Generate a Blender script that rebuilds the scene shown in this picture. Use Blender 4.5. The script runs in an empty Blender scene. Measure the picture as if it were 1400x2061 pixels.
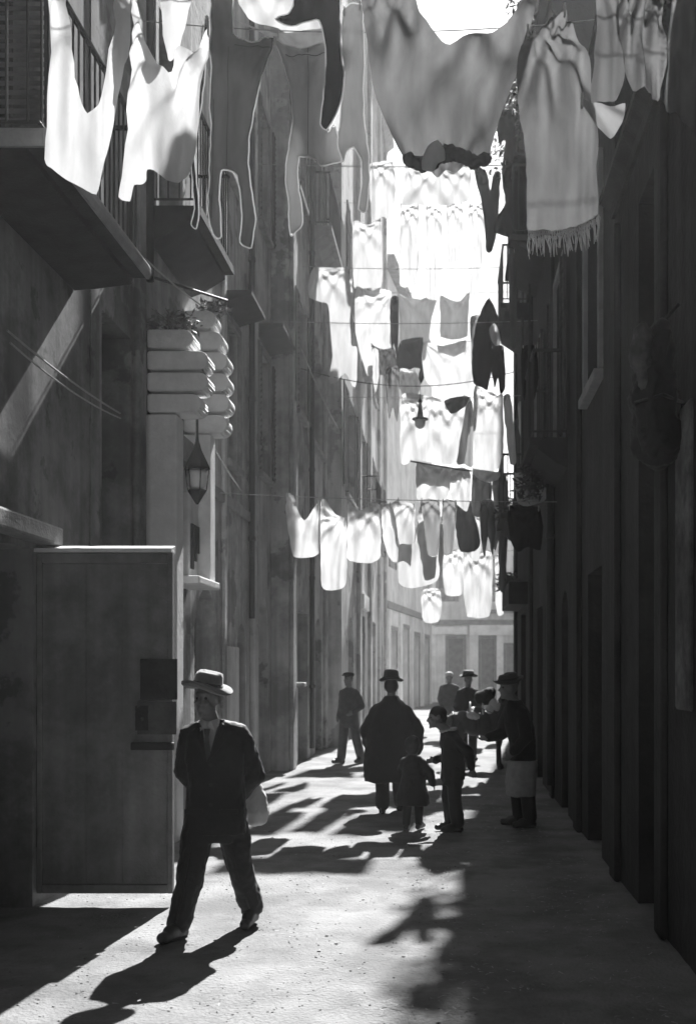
import bpy, bmesh, math, random
import numpy as np
from mathutils import Vector, Matrix, noise
from mathutils.geometry import delaunay_2d_cdt
random.seed(7)
R = math.radians
scene = bpy.context.scene
col = scene.collection

# ------------------------------------------------------------------ camera, sky, sun, exposure
CAM_H, FPX, VPX, VPY, IW, IH = 1.75, 2180.0, 905.0, 1345.0, 1400.0, 2061.0
cd = bpy.data.cameras.new('camera'); cam = bpy.data.objects.new('camera', cd); col.objects.link(cam)
cam.location = (0, 0, CAM_H); cam.rotation_euler = (R(90), 0, 0)
cd.sensor_fit = 'VERTICAL'; cd.sensor_height = 36.0; cd.lens = 36.0 * FPX / IH
cd.shift_x = (IW / 2 - VPX) / IH; cd.shift_y = (VPY - IH / 2) / IH
cd.clip_start = 0.05; cd.clip_end = 1000
cd.dof.use_dof = True; cd.dof.focus_distance = 8.0; cd.dof.aperture_fstop = 2.8
scene.camera = cam

SUN_EL, SUN_K = 43.0, 0.09            # elevation; sideways lean of the sun per metre of depth
az = math.atan(SUN_K)                 # from +Y towards +X
world = bpy.data.worlds.new('World'); scene.world = world; world.use_nodes = True
nt = world.node_tree; nt.nodes.clear()
sky = nt.nodes.new('ShaderNodeTexSky'); sky.sky_type = 'NISHITA'; sky.sun_disc = False
sky.sun_elevation = R(SUN_EL); sky.sun_rotation = az; sky.dust_density = 1.0; sky.air_density = 1.0
bw = nt.nodes.new('ShaderNodeRGBToBW')
bg = nt.nodes.new('ShaderNodeBackground'); bg.inputs['Strength'].default_value = 0.056
wo = nt.nodes.new('ShaderNodeOutputWorld')
nt.links.new(sky.outputs[0], bw.inputs[0]); nt.links.new(bw.outputs[0], bg.inputs['Color']); nt.links.new(bg.outputs[0], wo.inputs['Surface'])

sl = bpy.data.lights.new('sun', 'SUN'); sl.energy = 5.0; sl.angle = R(0.53); sl.color = (1, 1, 1)
sun = bpy.data.objects.new('sun', sl); col.objects.link(sun)
sd = Vector((math.sin(az) * math.cos(R(SUN_EL)), math.cos(az) * math.cos(R(SUN_EL)), math.sin(R(SUN_EL))))
sun.rotation_euler = sd.to_track_quat('Z', 'Y').to_euler(); sun.location = (8, 60, 60)

scene.view_settings.view_transform = 'Standard'; scene.view_settings.look = 'None'
scene.view_settings.gamma = 1.0; scene.view_settings.use_curve_mapping = False
scene.view_settings.exposure = 1.58
scene.render.engine = 'CYCLES'
scene.cycles.use_denoising = True; scene.cycles.filter_width = 1.5
scene.cycles.max_bounces = 8; scene.cycles.volume_bounces = 1; scene.cycles.diffuse_bounces = 4
scene.cycles.transmission_bounces = 6; scene.cycles.sample_clamp_indirect = 6.0

# ------------------------------------------------------------------ materials (a black and white world)
MATS = {}
def new_mat(name):
    m = bpy.data.materials.new(name); m.use_nodes = True; m.node_tree.nodes.clear(); MATS[name] = m
    return m, m.node_tree.nodes, m.node_tree.links
def ramp(nodes, links, src, a, b, p0=0.3, p1=0.7):
    r = nodes.new('ShaderNodeMapRange'); r.inputs[1].default_value = p0; r.inputs[2].default_value = p1
    r.inputs[3].default_value = a; r.inputs[4].default_value = b; links.new(src, r.inputs[0]); return r.outputs[0]
def surf(name, lo, hi, scale=3.0, rough=0.85, bump=0.3, streak=0.0, fine=40.0, stain=0.0, spec=0.3, sheen=0.0, peel=0.0):
    """matte surface: mottled grey lo..hi, optional vertical streaks and stains with their own shape"""
    m, n, l = new_mat(name)
    out = n.new('ShaderNodeOutputMaterial'); p = n.new('ShaderNodeBsdfPrincipled'); l.new(p.outputs[0], out.inputs[0])
    p.inputs['Roughness'].default_value = rough; p.inputs['Specular IOR Level'].default_value = spec
    if sheen: p.inputs['Sheen Weight'].default_value = sheen; p.inputs['Sheen Roughness'].default_value = 0.4
    tc = n.new('ShaderNodeTexCoord')
    a = n.new('ShaderNodeTexNoise'); a.inputs['Scale'].default_value = scale; a.inputs['Detail'].default_value = 8; a.inputs['Roughness'].default_value = 0.65
    l.new(tc.outputs['Object'], a.inputs['Vector'])
    v = ramp(n, l, a.outputs['Fac'], lo, hi)
    if streak:
        mp = n.new('ShaderNodeMapping'); mp.inputs['Scale'].default_value = (5, 5, 0.22); l.new(tc.outputs['Object'], mp.inputs[0])
        s = n.new('ShaderNodeTexNoise'); s.inputs['Scale'].default_value = 1.6; s.inputs['Detail'].default_value = 5; l.new(mp.outputs[0], s.inputs['Vector'])
        sv = ramp(n, l, s.outputs['Fac'], 1 - streak, 1 + streak * 0.5)
        mm = n.new('ShaderNodeMath'); mm.operation = 'MULTIPLY'; l.new(v, mm.inputs[0]); l.new(sv, mm.inputs[1]); v = mm.outputs[0]
    if stain:
        s = n.new('ShaderNodeTexNoise'); s.inputs['Scale'].default_value = 0.9; s.inputs['Detail'].default_value = 9; s.inputs['Roughness'].default_value = 0.7
        l.new(tc.outputs['Object'], s.inputs['Vector'])
        sv = ramp(n, l, s.outputs['Fac'], 1 - stain, 1.0, 0.42, 0.56)
        mm = n.new('ShaderNodeMath'); mm.operation = 'MULTIPLY'; l.new(v, mm.inputs[0]); l.new(sv, mm.inputs[1]); v = mm.outputs[0]
    if peel:
        s = n.new('ShaderNodeTexNoise'); s.inputs['Scale'].default_value = 0.75; s.inputs['Detail'].default_value = 12; s.inputs['Roughness'].default_value = 0.62
        mp = n.new('ShaderNodeMapping'); mp.inputs['Location'].default_value = (7, 3, 5); l.new(tc.outputs['Object'], mp.inputs[0]); l.new(mp.outputs[0], s.inputs['Vector'])
        sv = ramp(n, l, s.outputs['Fac'], 1.0, 1 - peel, 0.565, 0.58)
        mm = n.new('ShaderNodeMath'); mm.operation = 'MULTIPLY'; l.new(v, mm.inputs[0]); l.new(sv, mm.inputs[1]); v = mm.outputs[0]
    l.new(v, p.inputs['Base Color'])
    if bump:
        f = n.new('ShaderNodeTexNoise'); f.inputs['Scale'].default_value = fine; f.inputs['Detail'].default_value = 6; l.new(tc.outputs['Object'], f.inputs['Vector'])
        ad = n.new('ShaderNodeMath'); ad.operation = 'ADD'; l.new(f.outputs['Fac'], ad.inputs[0]); l.new(a.outputs['Fac'], ad.inputs[1])
        b = n.new('ShaderNodeBump'); b.inputs['Strength'].default_value = bump; b.inputs['Distance'].default_value = 0.02
        l.new(ad.outputs[0], b.inputs['Height']); l.new(b.outputs[0], p.inputs['Normal'])
    return m
def fabric(name, val, trans, tmix=0.5, var=0.12):
    """thin cloth: part of the light goes through"""
    m, n, l = new_mat(name)
    out = n.new('ShaderNodeOutputMaterial'); mx = n.new('ShaderNodeMixShader'); mx.inputs[0].default_value = tmix; l.new(mx.outputs[0], out.inputs[0])
    d = n.new('ShaderNodeBsdfDiffuse'); t = n.new('ShaderNodeBsdfTranslucent'); l.new(d.outputs[0], mx.inputs[1]); l.new(t.outputs[0], mx.inputs[2])
    tc = n.new('ShaderNodeTexCoord')
    mp = n.new('ShaderNodeMapping'); mp.inputs['Scale'].default_value = (6, 6, 1.5); l.new(tc.outputs['Object'], mp.inputs[0])
    a = n.new('ShaderNodeTexNoise'); a.inputs['Scale'].default_value = 1.5; a.inputs['Detail'].default_value = 5; l.new(mp.outputs[0], a.inputs['Vector'])
    l.new(ramp(n, l, a.outputs['Fac'], val * (1 - var), min(0.9, val * (1 + var))), d.inputs['Color'])
    l.new(ramp(n, l, a.outputs['Fac'], trans * (1 - var), min(0.9, trans * (1 + var))), t.inputs['Color'])
    w = n.new('ShaderNodeTexNoise'); w.inputs['Scale'].default_value = 90; w.inputs['Detail'].default_value = 3; l.new(tc.outputs['Object'], w.inputs['Vector'])
    b = n.new('ShaderNodeBump'); b.inputs['Strength'].default_value = 0.25; b.inputs['Distance'].default_value = 0.006
    l.new(w.outputs['Fac'], b.inputs['Height']); l.new(b.outputs[0], d.inputs['Normal']); l.new(b.outputs[0], t.inputs['Normal'])
    return m
surf('ground', 0.17, 0.275, 1.6, 0.92, 0.8, fine=42, stain=0.35)
surf('plaster_a', 0.2, 0.38, 1.3, 0.92, 0.09, streak=0.25, fine=26, stain=0.45, peel=0.38)
surf('plaster_b', 0.42, 0.6, 1.6, 0.92, 0.4, streak=0.28, fine=16, stain=0.35, peel=0.38)  # this and the next two lightened to carry distance haze in their colour
surf('plaster_c', 0.36, 0.54, 1.1, 0.92, 0.4, streak=0.28, fine=16, stain=0.4, peel=0.38)
surf('plaster_d', 0.44, 0.58, 1.2, 0.92, 0.4, streak=0.28, fine=14, stain=0.3, peel=0.38)
surf('plaster_shade', 0.018, 0.045, 1.4, 0.92, 0.45, streak=0.35, fine=18, stain=0.35)  # shade of the right-hand walls put into the base colour
surf('plaster_pale', 0.7, 0.85, 1.4, 0.9, 0.25, streak=0.2, fine=14, stain=0.2)  # near-white also carries the haze glow of the far end
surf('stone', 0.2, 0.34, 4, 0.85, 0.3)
surf('stone_dark', 0.02, 0.045, 4, 0.85, 0.3)  # stone darkened to hold the shade under balcony slabs
surf('white_paint', 0.76, 0.9, 4, 0.75, 0.35, stain=0.18, fine=30)
surf('chipped_paint', 0.06, 0.25, 5, 0.8, 0.3, stain=0.6)
surf('door_wood', 0.2, 0.32, 3, 0.8, 0.3, streak=0.2, fine=60, stain=0.3)
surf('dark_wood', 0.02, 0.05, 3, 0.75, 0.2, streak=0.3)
surf('shutter_wood', 0.05, 0.1, 3, 0.7, 0.2, streak=0.3)
surf('iron', 0.012, 0.03, 8, 0.55, 0.15, spec=0.5)
surf('glass_dark', 0.012, 0.025, 3, 0.12, 0.0, spec=0.5)
surf('glass_white', 0.7, 0.8, 5, 0.25, 0.0, spec=0.5)
surf('paper_dark', 0.015, 0.05, 9, 0.85, 0.2)
surf('paper_grey', 0.06, 0.16, 7, 0.85, 0.25, stain=0.4)
surf('rope', 0.22, 0.4, 20, 0.9, 0.2)
surf('cable', 0.3, 0.45, 20, 0.7, 0.1)
surf('roof', 0.1, 0.18, 4, 0.9, 0.4)
surf('leaf', 0.06, 0.16, 9, 0.7, 0.2)
surf('straw', 0.25, 0.5, 9, 0.8, 0.0)
surf('skin', 0.17, 0.24, 8, 0.6, 0.08)
surf('hair', 0.01, 0.025, 30, 0.5, 0.3)
surf('suit', 0.006, 0.012, 14, 0.65, 0.3, fine=120, sheen=0.15)
surf('wool_dark', 0.005, 0.011, 14, 0.85, 0.3, fine=120, sheen=0.08)
surf('wool_grey', 0.05, 0.09, 14, 0.85, 0.3, fine=120, sheen=0.2)
surf('apron', 0.24, 0.34, 10, 0.9, 0.25, fine=90)
surf('shirt', 0.45, 0.6, 10, 0.8, 0.2)
surf('felt', 0.15, 0.24, 12, 0.8, 0.25, fine=150, sheen=0.4)
surf('felt_dark', 0.02, 0.035, 12, 0.8, 0.25, fine=150, sheen=0.3)
surf('leather', 0.012, 0.03, 12, 0.45, 0.2, spec=0.5)
surf('hide', 0.02, 0.05, 6, 0.7, 0.3, fine=150, sheen=0.2)
surf('eye', 0.02, 0.03, 5, 0.1, 0.0, spec=0.6)
fabric('cloth_white', 0.72, 0.5, 0.5, 0.16)
fabric('cloth_light', 0.55, 0.45, 0.5)
fabric('cloth_grey', 0.3, 0.2, 0.5)
fabric('cloth_mid', 0.2, 0.11, 0.5, 0.2)
fabric('cloth_dark', 0.09, 0.045, 0.5)
fabric('cloth_black', 0.02, 0.006, 0.5)
fabric('cloth_hem', 0.85, 0.85, 0.65, 0.05)  # backlit rim of dark garments put into a near-white cloth

# ------------------------------------------------------------------ helpers
def P(u, v, Y):
    """place of photo pixel (u, v) at depth Y metres"""
    return Vector(((u - VPX) * Y / FPX, Y, CAM_H - (v - VPY) * Y / FPX))
def tag(o, label=None, cat=None, group=None, kind=None):
    if label: o['label'] = label
    if cat: o['category'] = cat
    if group: o['group'] = group
    if kind: o['kind'] = kind
    return o
def empty(name, loc=(0, 0, 0), rz=0.0):
    o = bpy.data.objects.new(name, None); col.objects.link(o); o.location = loc; o.rotation_euler = (0, 0, rz)
    o.empty_display_size = 0.2
    return o
def link_mesh(name, me, mat, parent=None, smooth=False):
    o = bpy.data.objects.new(name, me); col.objects.link(o)
    if mat and not me.materials: me.materials.append(MATS[mat])
    if parent: o.parent = parent
    if smooth: me.polygons.foreach_set('use_smooth', [True] * len(me.polygons))
    return o
shop = bpy.data.scenes.new('workshop')      # bare scene in which single meshes are melted, removed at the end
class MB:
    """collects shapes into one mesh"""
    def __init__(s): s.v = []; s.f = []
    def add(s, vs, fs):
        k = len(s.v); s.v += [tuple(p) for p in vs]; s.f += [tuple(i + k for i in f) for f in fs]; return s
    def box(s, x0, x1, y0, y1, z0, z1):
        return s.add([(x0,y0,z0),(x1,y0,z0),(x1,y1,z0),(x0,y1,z0),(x0,y0,z1),(x1,y0,z1),(x1,y1,z1),(x0,y1,z1)],
                     [(0,3,2,1),(4,5,6,7),(0,1,5,4),(1,2,6,5),(2,3,7,6),(3,0,4,7)])
    def quad(s, a, b, c, d): return s.add([a, b, c, d], [(0, 1, 2, 3)])
    def prism(s, pts, axis, a, b):
        """polygon pts extruded along axis from a to b; pts are the other two coordinates in order"""
        def mk(p, t):
            return {'x': (t, p[0], p[1]), 'y': (p[0], t, p[1]), 'z': (p[0], p[1], t)}[axis]
        n = len(pts); vs = [mk(p, a) for p in pts] + [mk(p, b) for p in pts]
        fs = [tuple(range(n)), tuple(range(2 * n - 1, n - 1, -1))] + [(i, i + n, (i + 1) % n + n, (i + 1) % n) for i in range(n)]
        return s.add(vs, fs)
    def tube(s, pts, r, seg=6, caps=True):
        pts = [Vector(p) for p in pts]; n = len(pts); vs = []; fs = []
        for i, p in enumerate(pts):
            d = (pts[min(i + 1, n - 1)] - pts[max(i - 1, 0)]); d = d.normalized() if d.length > 1e-9 else Vector((0, 0, 1))
            a = d.orthogonal().normalized() if i == 0 else (pa - d * pa.dot(d)).normalized()
            pa = a; b = d.cross(a); rr = r[i] if isinstance(r, (list, tuple)) else r
            for k in range(seg):
                t = 2 * math.pi * k / seg; vs.append(p + (a * math.cos(t) + b * math.sin(t)) * rr)
        for i in range(n - 1):
            for k in range(seg):
                fs.append((i*seg+k, i*seg+(k+1)%seg, (i+1)*seg+(k+1)%seg, (i+1)*seg+k))
        if caps: fs += [tuple(range(seg - 1, -1, -1)), tuple(range((n-1)*seg, n*seg))]
        return s.add(vs, fs)
    def lathe(s, prof, c=(0, 0, 0), seg=20, sx=1.0, sy=1.0):
        """prof: (radius, z) rings around a vertical axis, capped at both ends"""
        vs = []; fs = []; n = len(prof)
        for r, z in prof:
            for k in range(seg):
                t = 2 * math.pi * k / seg; vs.append((c[0] + r*sx*math.cos(t), c[1] + r*sy*math.sin(t), c[2] + z))
        for i in range(n - 1):
            for k in range(seg): fs.append((i*seg+k, i*seg+(k+1)%seg, (i+1)*seg+(k+1)%seg, (i+1)*seg+k))
        fs += [tuple(range(seg - 1, -1, -1)), tuple(range((n-1)*seg, n*seg))]
        return s.add(vs, fs)
    def sphere(s, c, r, seg=12, rings=8, M=None):
        r = (r, r, r) if not isinstance(r, (tuple, list)) else r
        vs = []; fs = []; c = Vector(c)
        pts = [Vector((0, 0, -1))]
        for i in range(1, rings):
            t = math.pi * i / rings
            for k in range(seg):
                a = 2*math.pi*k/seg; pts.append(Vector((math.sin(t)*math.cos(a), math.sin(t)*math.sin(a), -math.cos(t))))
        pts.append(Vector((0, 0, 1)))
        for p in pts:
            q = Vector((p.x*r[0], p.y*r[1], p.z*r[2]))
            if M is not None: q = M @ q
            vs.append(c + q)
        L = len(pts) - 1
        for k in range(seg):
            fs.append((0, 1+(k+1)%seg, 1+k)); fs.append((L, L-seg+k, L-seg+(k+1)%seg))
        for i in range(rings - 2):
            for k in range(seg): fs.append((1+i*seg+k, 1+i*seg+(k+1)%seg, 1+(i+1)*seg+(k+1)%seg, 1+(i+1)*seg+k))
        return s.add(vs, fs)
    def cone(s, p0, r0, p1, r1, seg=12):
        s.tube([p0, p1], [r0, r1], seg); s.sphere(p0, r0, seg, 6); s.sphere(p1, r1, seg, 6); return s
    def chain(s, *pr):
        for (p, r), (q, t) in zip(pr, pr[1:]): s.cone(p, r, q, t)
        return s
    def loft(s, rings, seg=24):
        """rings: (z, cx, cy, rx, ry) closed stack"""
        vs = []; fs = []; n = len(rings)
        for z, cx, cy, rx, ry in rings:
            for k in range(seg):
                t = 2*math.pi*k/seg; c, q = math.cos(t), math.sin(t)
                vs.append((cx + rx*math.copysign(abs(c)**0.8, c), cy + ry*math.copysign(abs(q)**0.8, q), z))
        for i in range(n - 1):
            for k in range(seg): fs.append((i*seg+k, i*seg+(k+1)%seg, (i+1)*seg+(k+1)%seg, (i+1)*seg+k))
        fs += [tuple(range(seg - 1, -1, -1)), tuple(range((n-1)*seg, n*seg))]
        return s.add(vs, fs)
    def mesh(s, name):
        me = bpy.data.meshes.new(name); me.from_pydata(s.v, [], s.f); me.update(); return me
    def build(s, name, mat, parent=None, smooth=False, bevel=0.0, bseg=2):
        me = s.mesh(name)
        bm = bmesh.new(); bm.from_mesh(me); bmesh.ops.recalc_face_normals(bm, faces=bm.faces)
        if bevel: bmesh.ops.bevel(bm, geom=list(bm.edges), offset=bevel, segments=bseg, affect='EDGES', profile=0.5)
        bm.to_mesh(me); bm.free()
        return link_mesh(name, me, mat, parent, smooth)
    def blob(s, name, mat, parent=None, voxel=0.012, iters=4, wob=0.0, wscale=9.0):
        """melt all shapes into one continuous skin"""
        me = s.mesh(name); o = bpy.data.objects.new(name, me); shop.collection.objects.link(o)
        rm = o.modifiers.new('r', 'REMESH'); rm.mode = 'VOXEL'; rm.voxel_size = voxel
        sm = o.modifiers.new('s', 'SMOOTH'); sm.iterations = iters; sm.factor = 0.5
        with bpy.context.temp_override(scene=shop, view_layer=shop.view_layers[0]):
            dg = bpy.context.evaluated_depsgraph_get(); dg.update()
            nm = bpy.data.meshes.new_from_object(o.evaluated_get(dg), preserve_all_data_layers=False, depsgraph=dg)
        shop.collection.objects.unlink(o); col.objects.link(o); o.modifiers.clear(); o.data = nm; bpy.data.meshes.remove(me); nm.name = name
        if wob:
            nv = len(nm.vertices); co = np.empty(nv*3, np.float32); no = np.empty(nv*3, np.float32)
            nm.vertices.foreach_get('co', co); nm.vertices.foreach_get('normal', no)
            dd = [noise.noise((x*wscale, y*wscale, z*wscale*0.55)) + 0.5*noise.noise((x*wscale*2.3, y*wscale*2.3, z*wscale*2.3)) for x, y, z in co.reshape(-1, 3).tolist()]
            nm.vertices.foreach_set('co', co + no*np.repeat(np.array(dd, np.float32), 3)*wob); nm.update()
        nm.materials.clear(); nm.materials.append(MATS[mat])
        nm.polygons.foreach_set('use_smooth', [True] * len(nm.polygons))
        if parent: o.parent = parent
        return o
# ------------------------------------------------------------------ ground
def axis(parts):
    out = []
    for a, b, st in parts:
        n = max(1, round((b - a) / st)); out += [a + (b - a) * i / n for i in range(n)]
    return out + [parts[-1][1]]
gx = axis([(-140, -20, 20), (-20, -4, 2), (-4, 3, 0.07), (3, 19, 2), (19, 139, 20)])
gy = axis([(-20, 3.5, 1.5), (3.5, 14, 0.07), (14, 40, 0.2), (40, 200, 8)])
gv = []; gf = []
for y in gy:
    for x in gx:
        near = max(0.0, min(1.0, (x + 4) / 0.5, (3 - x) / 0.5, (40 - y) / 4, (y - 3.5)))
        h = 0.012 * noise.noise(Vector((x*1.3, y*1.3, 0))) + 0.006 * noise.noise(Vector((x*5, y*5, 3))) + 0.003 * noise.noise(Vector((x*14, y*14, 7)))
        gv.append((x, y, h * near))
nx = len(gx)
for j in range(len(gy) - 1):
    for i in range(nx - 1): gf.append((j*nx+i, j*nx+i+1, (j+1)*nx+i+1, (j+1)*nx+i))
m = MB(); m.v = gv; m.f = gf
gme = m.mesh('ground'); tag(link_mesh('ground', gme, 'ground', None, True), kind='structure')

# ------------------------------------------------------------------ buildings
def facade(bld, X, s, y0, y1, H, ops, mat, depth=5.0, reveal=0.28):
    """wall on plane x = X facing the street (s = +1 faces +x) with real openings; ops: (ya, yb, za, zb, arch, fill)"""
    m = MB(); ys = sorted({y0, y1, *[o[0] for o in ops], *[o[1] for o in ops]}); zs = sorted({0.0, H, *[o[2] for o in ops], *[o[3] for o in ops]})
    for a, b in zip(ys, ys[1:]):
        for c, d in zip(zs, zs[1:]):
            if any(o[0] <= a and b <= o[1] and o[2] <= c and d <= o[3] for o in ops): continue
            m.quad((X, a, c), (X, b, c), (X, b, d), (X, a, d))
    Xi = X - s * reveal; Xb = X - s * depth
    for (a, b, c, d, arch, fill) in ops:
        top = d - min(arch, 1) * 0.5 * (b - a) if arch else d
        m.quad((X, a, c), (Xi, a, c), (Xi, a, top), (X, a, top)); m.quad((X, b, c), (Xi, b, c), (Xi, b, top), (X, b, top))
        if c > 0: m.quad((X, a, c), (X, b, c), (Xi, b, c), (Xi, a, c))
        if arch:
            n = 10; q = [((a + b)/2 - 0.5*(b - a)*math.cos(math.pi*i/n), top + (d - top)*0.999*math.sin(math.pi*i/n)) for i in range(n + 1)]
            for (ya, za), (yb, zb) in zip(q, q[1:]):
                m.quad((X, ya, za), (X, yb, zb), (X, yb, d), (X, ya, d)); m.quad((X, ya, za), (X, yb, zb), (Xi, yb, zb), (Xi, ya, za))
        else: m.quad((X, a, d), (X, b, d), (Xi, b, d), (Xi, a, d))
    m.quad((X, y0, 0), (X, y0, H), (Xb, y0, H), (Xb, y0, 0)); m.quad((X, y1, 0), (X, y1, H), (Xb, y1, H), (Xb, y1, 0))
    m.quad((X, y0, H), (X, y1, H), (Xb, y1, H), (Xb, y0, H)); m.quad((Xb, y0, 0), (Xb, y1, 0), (Xb, y1, H), (Xb, y0, H))
    m.build('wall', mat, bld)
    for (a, b, c, d, arch, fill) in ops:
        F = Xi - s * 0.002; t = 0.06
        if fill == 'door':
            k = MB().box(min(F, F - s*t), max(F, F - s*t), a - 0.02, b + 0.02, c, d + 0.02).build('door', 'dark_wood', bld)
            w = (b - a) / 2
            for i in range(2):
                for (za, zb) in ((c + 0.15, c + (d - c)*0.42), (c + (d - c)*0.48, d - 0.3)):
                    x0 = F + s*0.003
                    MB().box(min(x0, x0 + s*0.03), max(x0, x0 + s*0.03), a + i*w + 0.12, a + (i+1)*w - 0.12, za, zb).build('panel', 'dark_wood', k, bevel=0.01)
            MB().sphere((F + s*0.05, (a+b)/2 + 0.07, c + 1.0), 0.03).build('handle', 'iron', k, True)
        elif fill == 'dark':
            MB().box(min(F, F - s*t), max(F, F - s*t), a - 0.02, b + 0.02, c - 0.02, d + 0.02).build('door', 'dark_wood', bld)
        else:
            fm = MB(); x0, x1 = sorted((F, F + s*0.07)); e = 0.05
            fm.box(x0, x1, a, a + e, c, d).box(x0, x1, b - e, b, c, d).box(x0, x1, a + e, b - e, c, c + e).box(x0, x1, a + e, b - e, d - e, d).box(x0, x1, (a+b)/2 - 0.03, (a+b)/2 + 0.03, c + e, d - e)
            fr = fm.build('window', 'shutter_wood', bld)
            for i in range(2):
                p0 = a + e if i == 0 else (a+b)/2 + 0.03; p1 = (a+b)/2 - 0.03 if i == 0 else b - e
                xx = sorted((F + s*0.01, F + s*0.03))
                MB().box(xx[0], xx[1], p0, p1, c + e, d - e).build('pane', 'glass_dark', fr)
            sm = MB(); xs = sorted((X - s*0.02, X + s*0.09)); sm.box(xs[0], xs[1], a - 0.1, b + 0.1, c - 0.1, c - 0.003).build('sill', 'stone', fr, bevel=0.012)
            sm = MB(); xs = sorted((X + s*0.002, X + s*0.045)); w = 0.11
            sm.box(xs[0], xs[1], a - w, a - 0.002, c, d + w).box(xs[0], xs[1], b + 0.002, b + w, c, d + w)
            if not arch: sm.box(xs[0], xs[1], a - 0.001, b + 0.001, d + 0.002, d + w)
            sm.build('surround', 'stone', fr)
            if fill == 'shutter':     # louvred leaves folded back flat on the wall
                for sgn, ya in ((-1, a - 0.14), (1, b + 0.14)):
                    q = MB(); w = (b - a) * 0.46; yA, yB = sorted((ya, ya + sgn*w)); xs = sorted((X + s*0.05, X + s*0.085))
                    q.box(xs[0], xs[1], yA, yA + 0.05, c, d).box(xs[0], xs[1], yB - 0.05, yB, c, d)
                    nsl = int((d - c) / 0.09)
                    for i in range(nsl):
                        z = c + (d - c)*i/nsl
                        q.quad((xs[0] + 0.002, yA + 0.05, z), (xs[0] + 0.002, yB - 0.05, z), (xs[1], yB - 0.05, z + 0.075), (xs[1], yA + 0.05, z + 0.075))
                    q.build('shutter', 'shutter_wood', fr)
def band(bld, name, X, s, y0, y1, z0, z1, out, mat, bevel=0.02):
    xs = sorted((X + s*0.002, X + s*out)); return MB().box(xs[0], xs[1], y0, y1, z0, z1).build(name, mat, bld, bevel=bevel)
def cornice(bld, X, s, y0, y1, z, mat='stone', k=1.0):
    pr = [(X + s*0.003, z - 0.35*k), (X + s*0.08*k, z - 0.35*k), (X + s*0.12*k, z - 0.2*k), (X + s*0.3*k, z - 0.06*k), (X + s*0.34*k, z - 0.06*k), (X + s*0.34*k, z + 0.03), (X + s*0.003, z + 0.03)]
    MB().prism(pr, 'y', y0, y1).build('cornice', mat, bld)
def pipe(bld, X, s, y, z0, z1, r=0.05, mat='iron'):
    o = MB().tube([(X + s*(r + 0.03), y, z0), (X + s*(r + 0.03), y, z1)], r, 10).build('drainpipe', mat, bld, True)
    z = z0 + 1.2
    while z < min(z1, 12):
        MB().lathe([(r + 0.012, -0.03), (r + 0.012, 0.03)], (X + s*(r + 0.03), y, z), 10).build('bracket', mat, o); z += 2.1
def balcony(bld, X, s, y0, y1, z, out, railh=1.05, slabmat='stone', thick=0.14, corbel=True, step=0.11, drop=0.22):
    pr = [(X + s*0.002, z - thick - drop), (X + s*0.3*out, z - thick - drop*.75), (X + s*(out - 0.10), z - thick), (X + s*(out - 0.10), z - thick + 0.05), (X + s*out, z - thick + 0.05), (X + s*out, z), (X + s*0.002, z)]
    b = MB().prism(pr, 'y', y0, y1).build('balcony', slabmat, bld)
    xr = X + s*(out - 0.05)
    path = [(X + s*0.01, y0 + 0.04), (xr, y0 + 0.04), (xr, y1 - 0.04), (X + s*0.01, y1 - 0.04)]
    for zz, nm, r in ((z + railh, 'top_rail', 0.022), (z + 0.08, 'bottom_rail', 0.013)):
        MB().tube([(p[0], p[1], zz) for p in path], r, 8).build(nm, 'iron', b)
    me = MB().tube([(0, 0, z + 0.08), (0, 0, z + railh)], 0.009, 6).mesh('baluster'); me.materials.append(MATS['iron'])
    for (xa, ya), (xb, yb) in zip(path, path[1:]):
        L = math.hypot(xb - xa, yb - ya); n = max(2, int(L / step))
        for i in range(1, n + 1):
            t = (i - 0.5) / n; o = bpy.data.objects.new('baluster', me); col.objects.link(o); o.parent = b; o.location = (xa + (xb - xa)*t, ya + (yb - ya)*t, 0)
    return b
def shelf(bld, X, s, y0, y1, z, out):
    pr = [(X + s*0.002, z - 0.16), (X + s*out*0.5, z - 0.10), (X + s*out, z - 0.05), (X + s*out, z), (X + s*0.002, z)]
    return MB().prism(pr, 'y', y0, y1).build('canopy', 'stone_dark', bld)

# left, near: balcony, the doorway of the open door leaf, the dark entry
XL = -3.05
L1 = tag(empty('tenement_building', (0, 0, 0)), 'grimy plaster tenement on the left with the big balcony above the open door leaf', 'building', 'tenements along the alley')
facade(L1, XL, 1, -24, 12.75, 21, [
    (2.6, 3.7, 5.02, 7.3, 0, 'shutter'), (6.72, 7.92, 0, 2.62, 0, 'dark'), (7.0, 8.1, 5.02, 7.4, 0, 'win'), (9.5, 10.35, 0, 4.9, 0, 'door'), (11.15, 12.3, 0, 4.0, 0, 'dark'),
    (9.4, 10.4, 8.4, 10.4, 0, 'win'), (11.2, 12.2, 6.45, 8.6, 0, 'win'), (11.2, 12.2, 10.2, 12.2, 0, 'win'), (7.0, 8.1, 9.6, 11.8, 0, 'win')], 'plaster_a')
cornice(L1, XL, 1, -24, 12.745, 21)
band(L1, 'lintel', XL, 1, 6.45, 8.12, 2.66, 2.8, 0.16, 'stone')
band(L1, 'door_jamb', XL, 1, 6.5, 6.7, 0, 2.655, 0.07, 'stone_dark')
band(L1, 'pilaster', XL, 1, 9.18, 9.4, 0, 20.5, 0.014, 'plaster_a', 0.004)
band(L1, 'pilaster', XL, 1, 10.42, 10.7, 0, 20.5, 0.06, 'plaster_a')
pipe(L1, XL, 1, 10.78, 5.6, 20, 0.04)
balcony(L1, XL, 1, 6.6, 8.8, 5.02, 0.58, 1.1, 'stone_dark', thick=0.15, drop=0.05)
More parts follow.
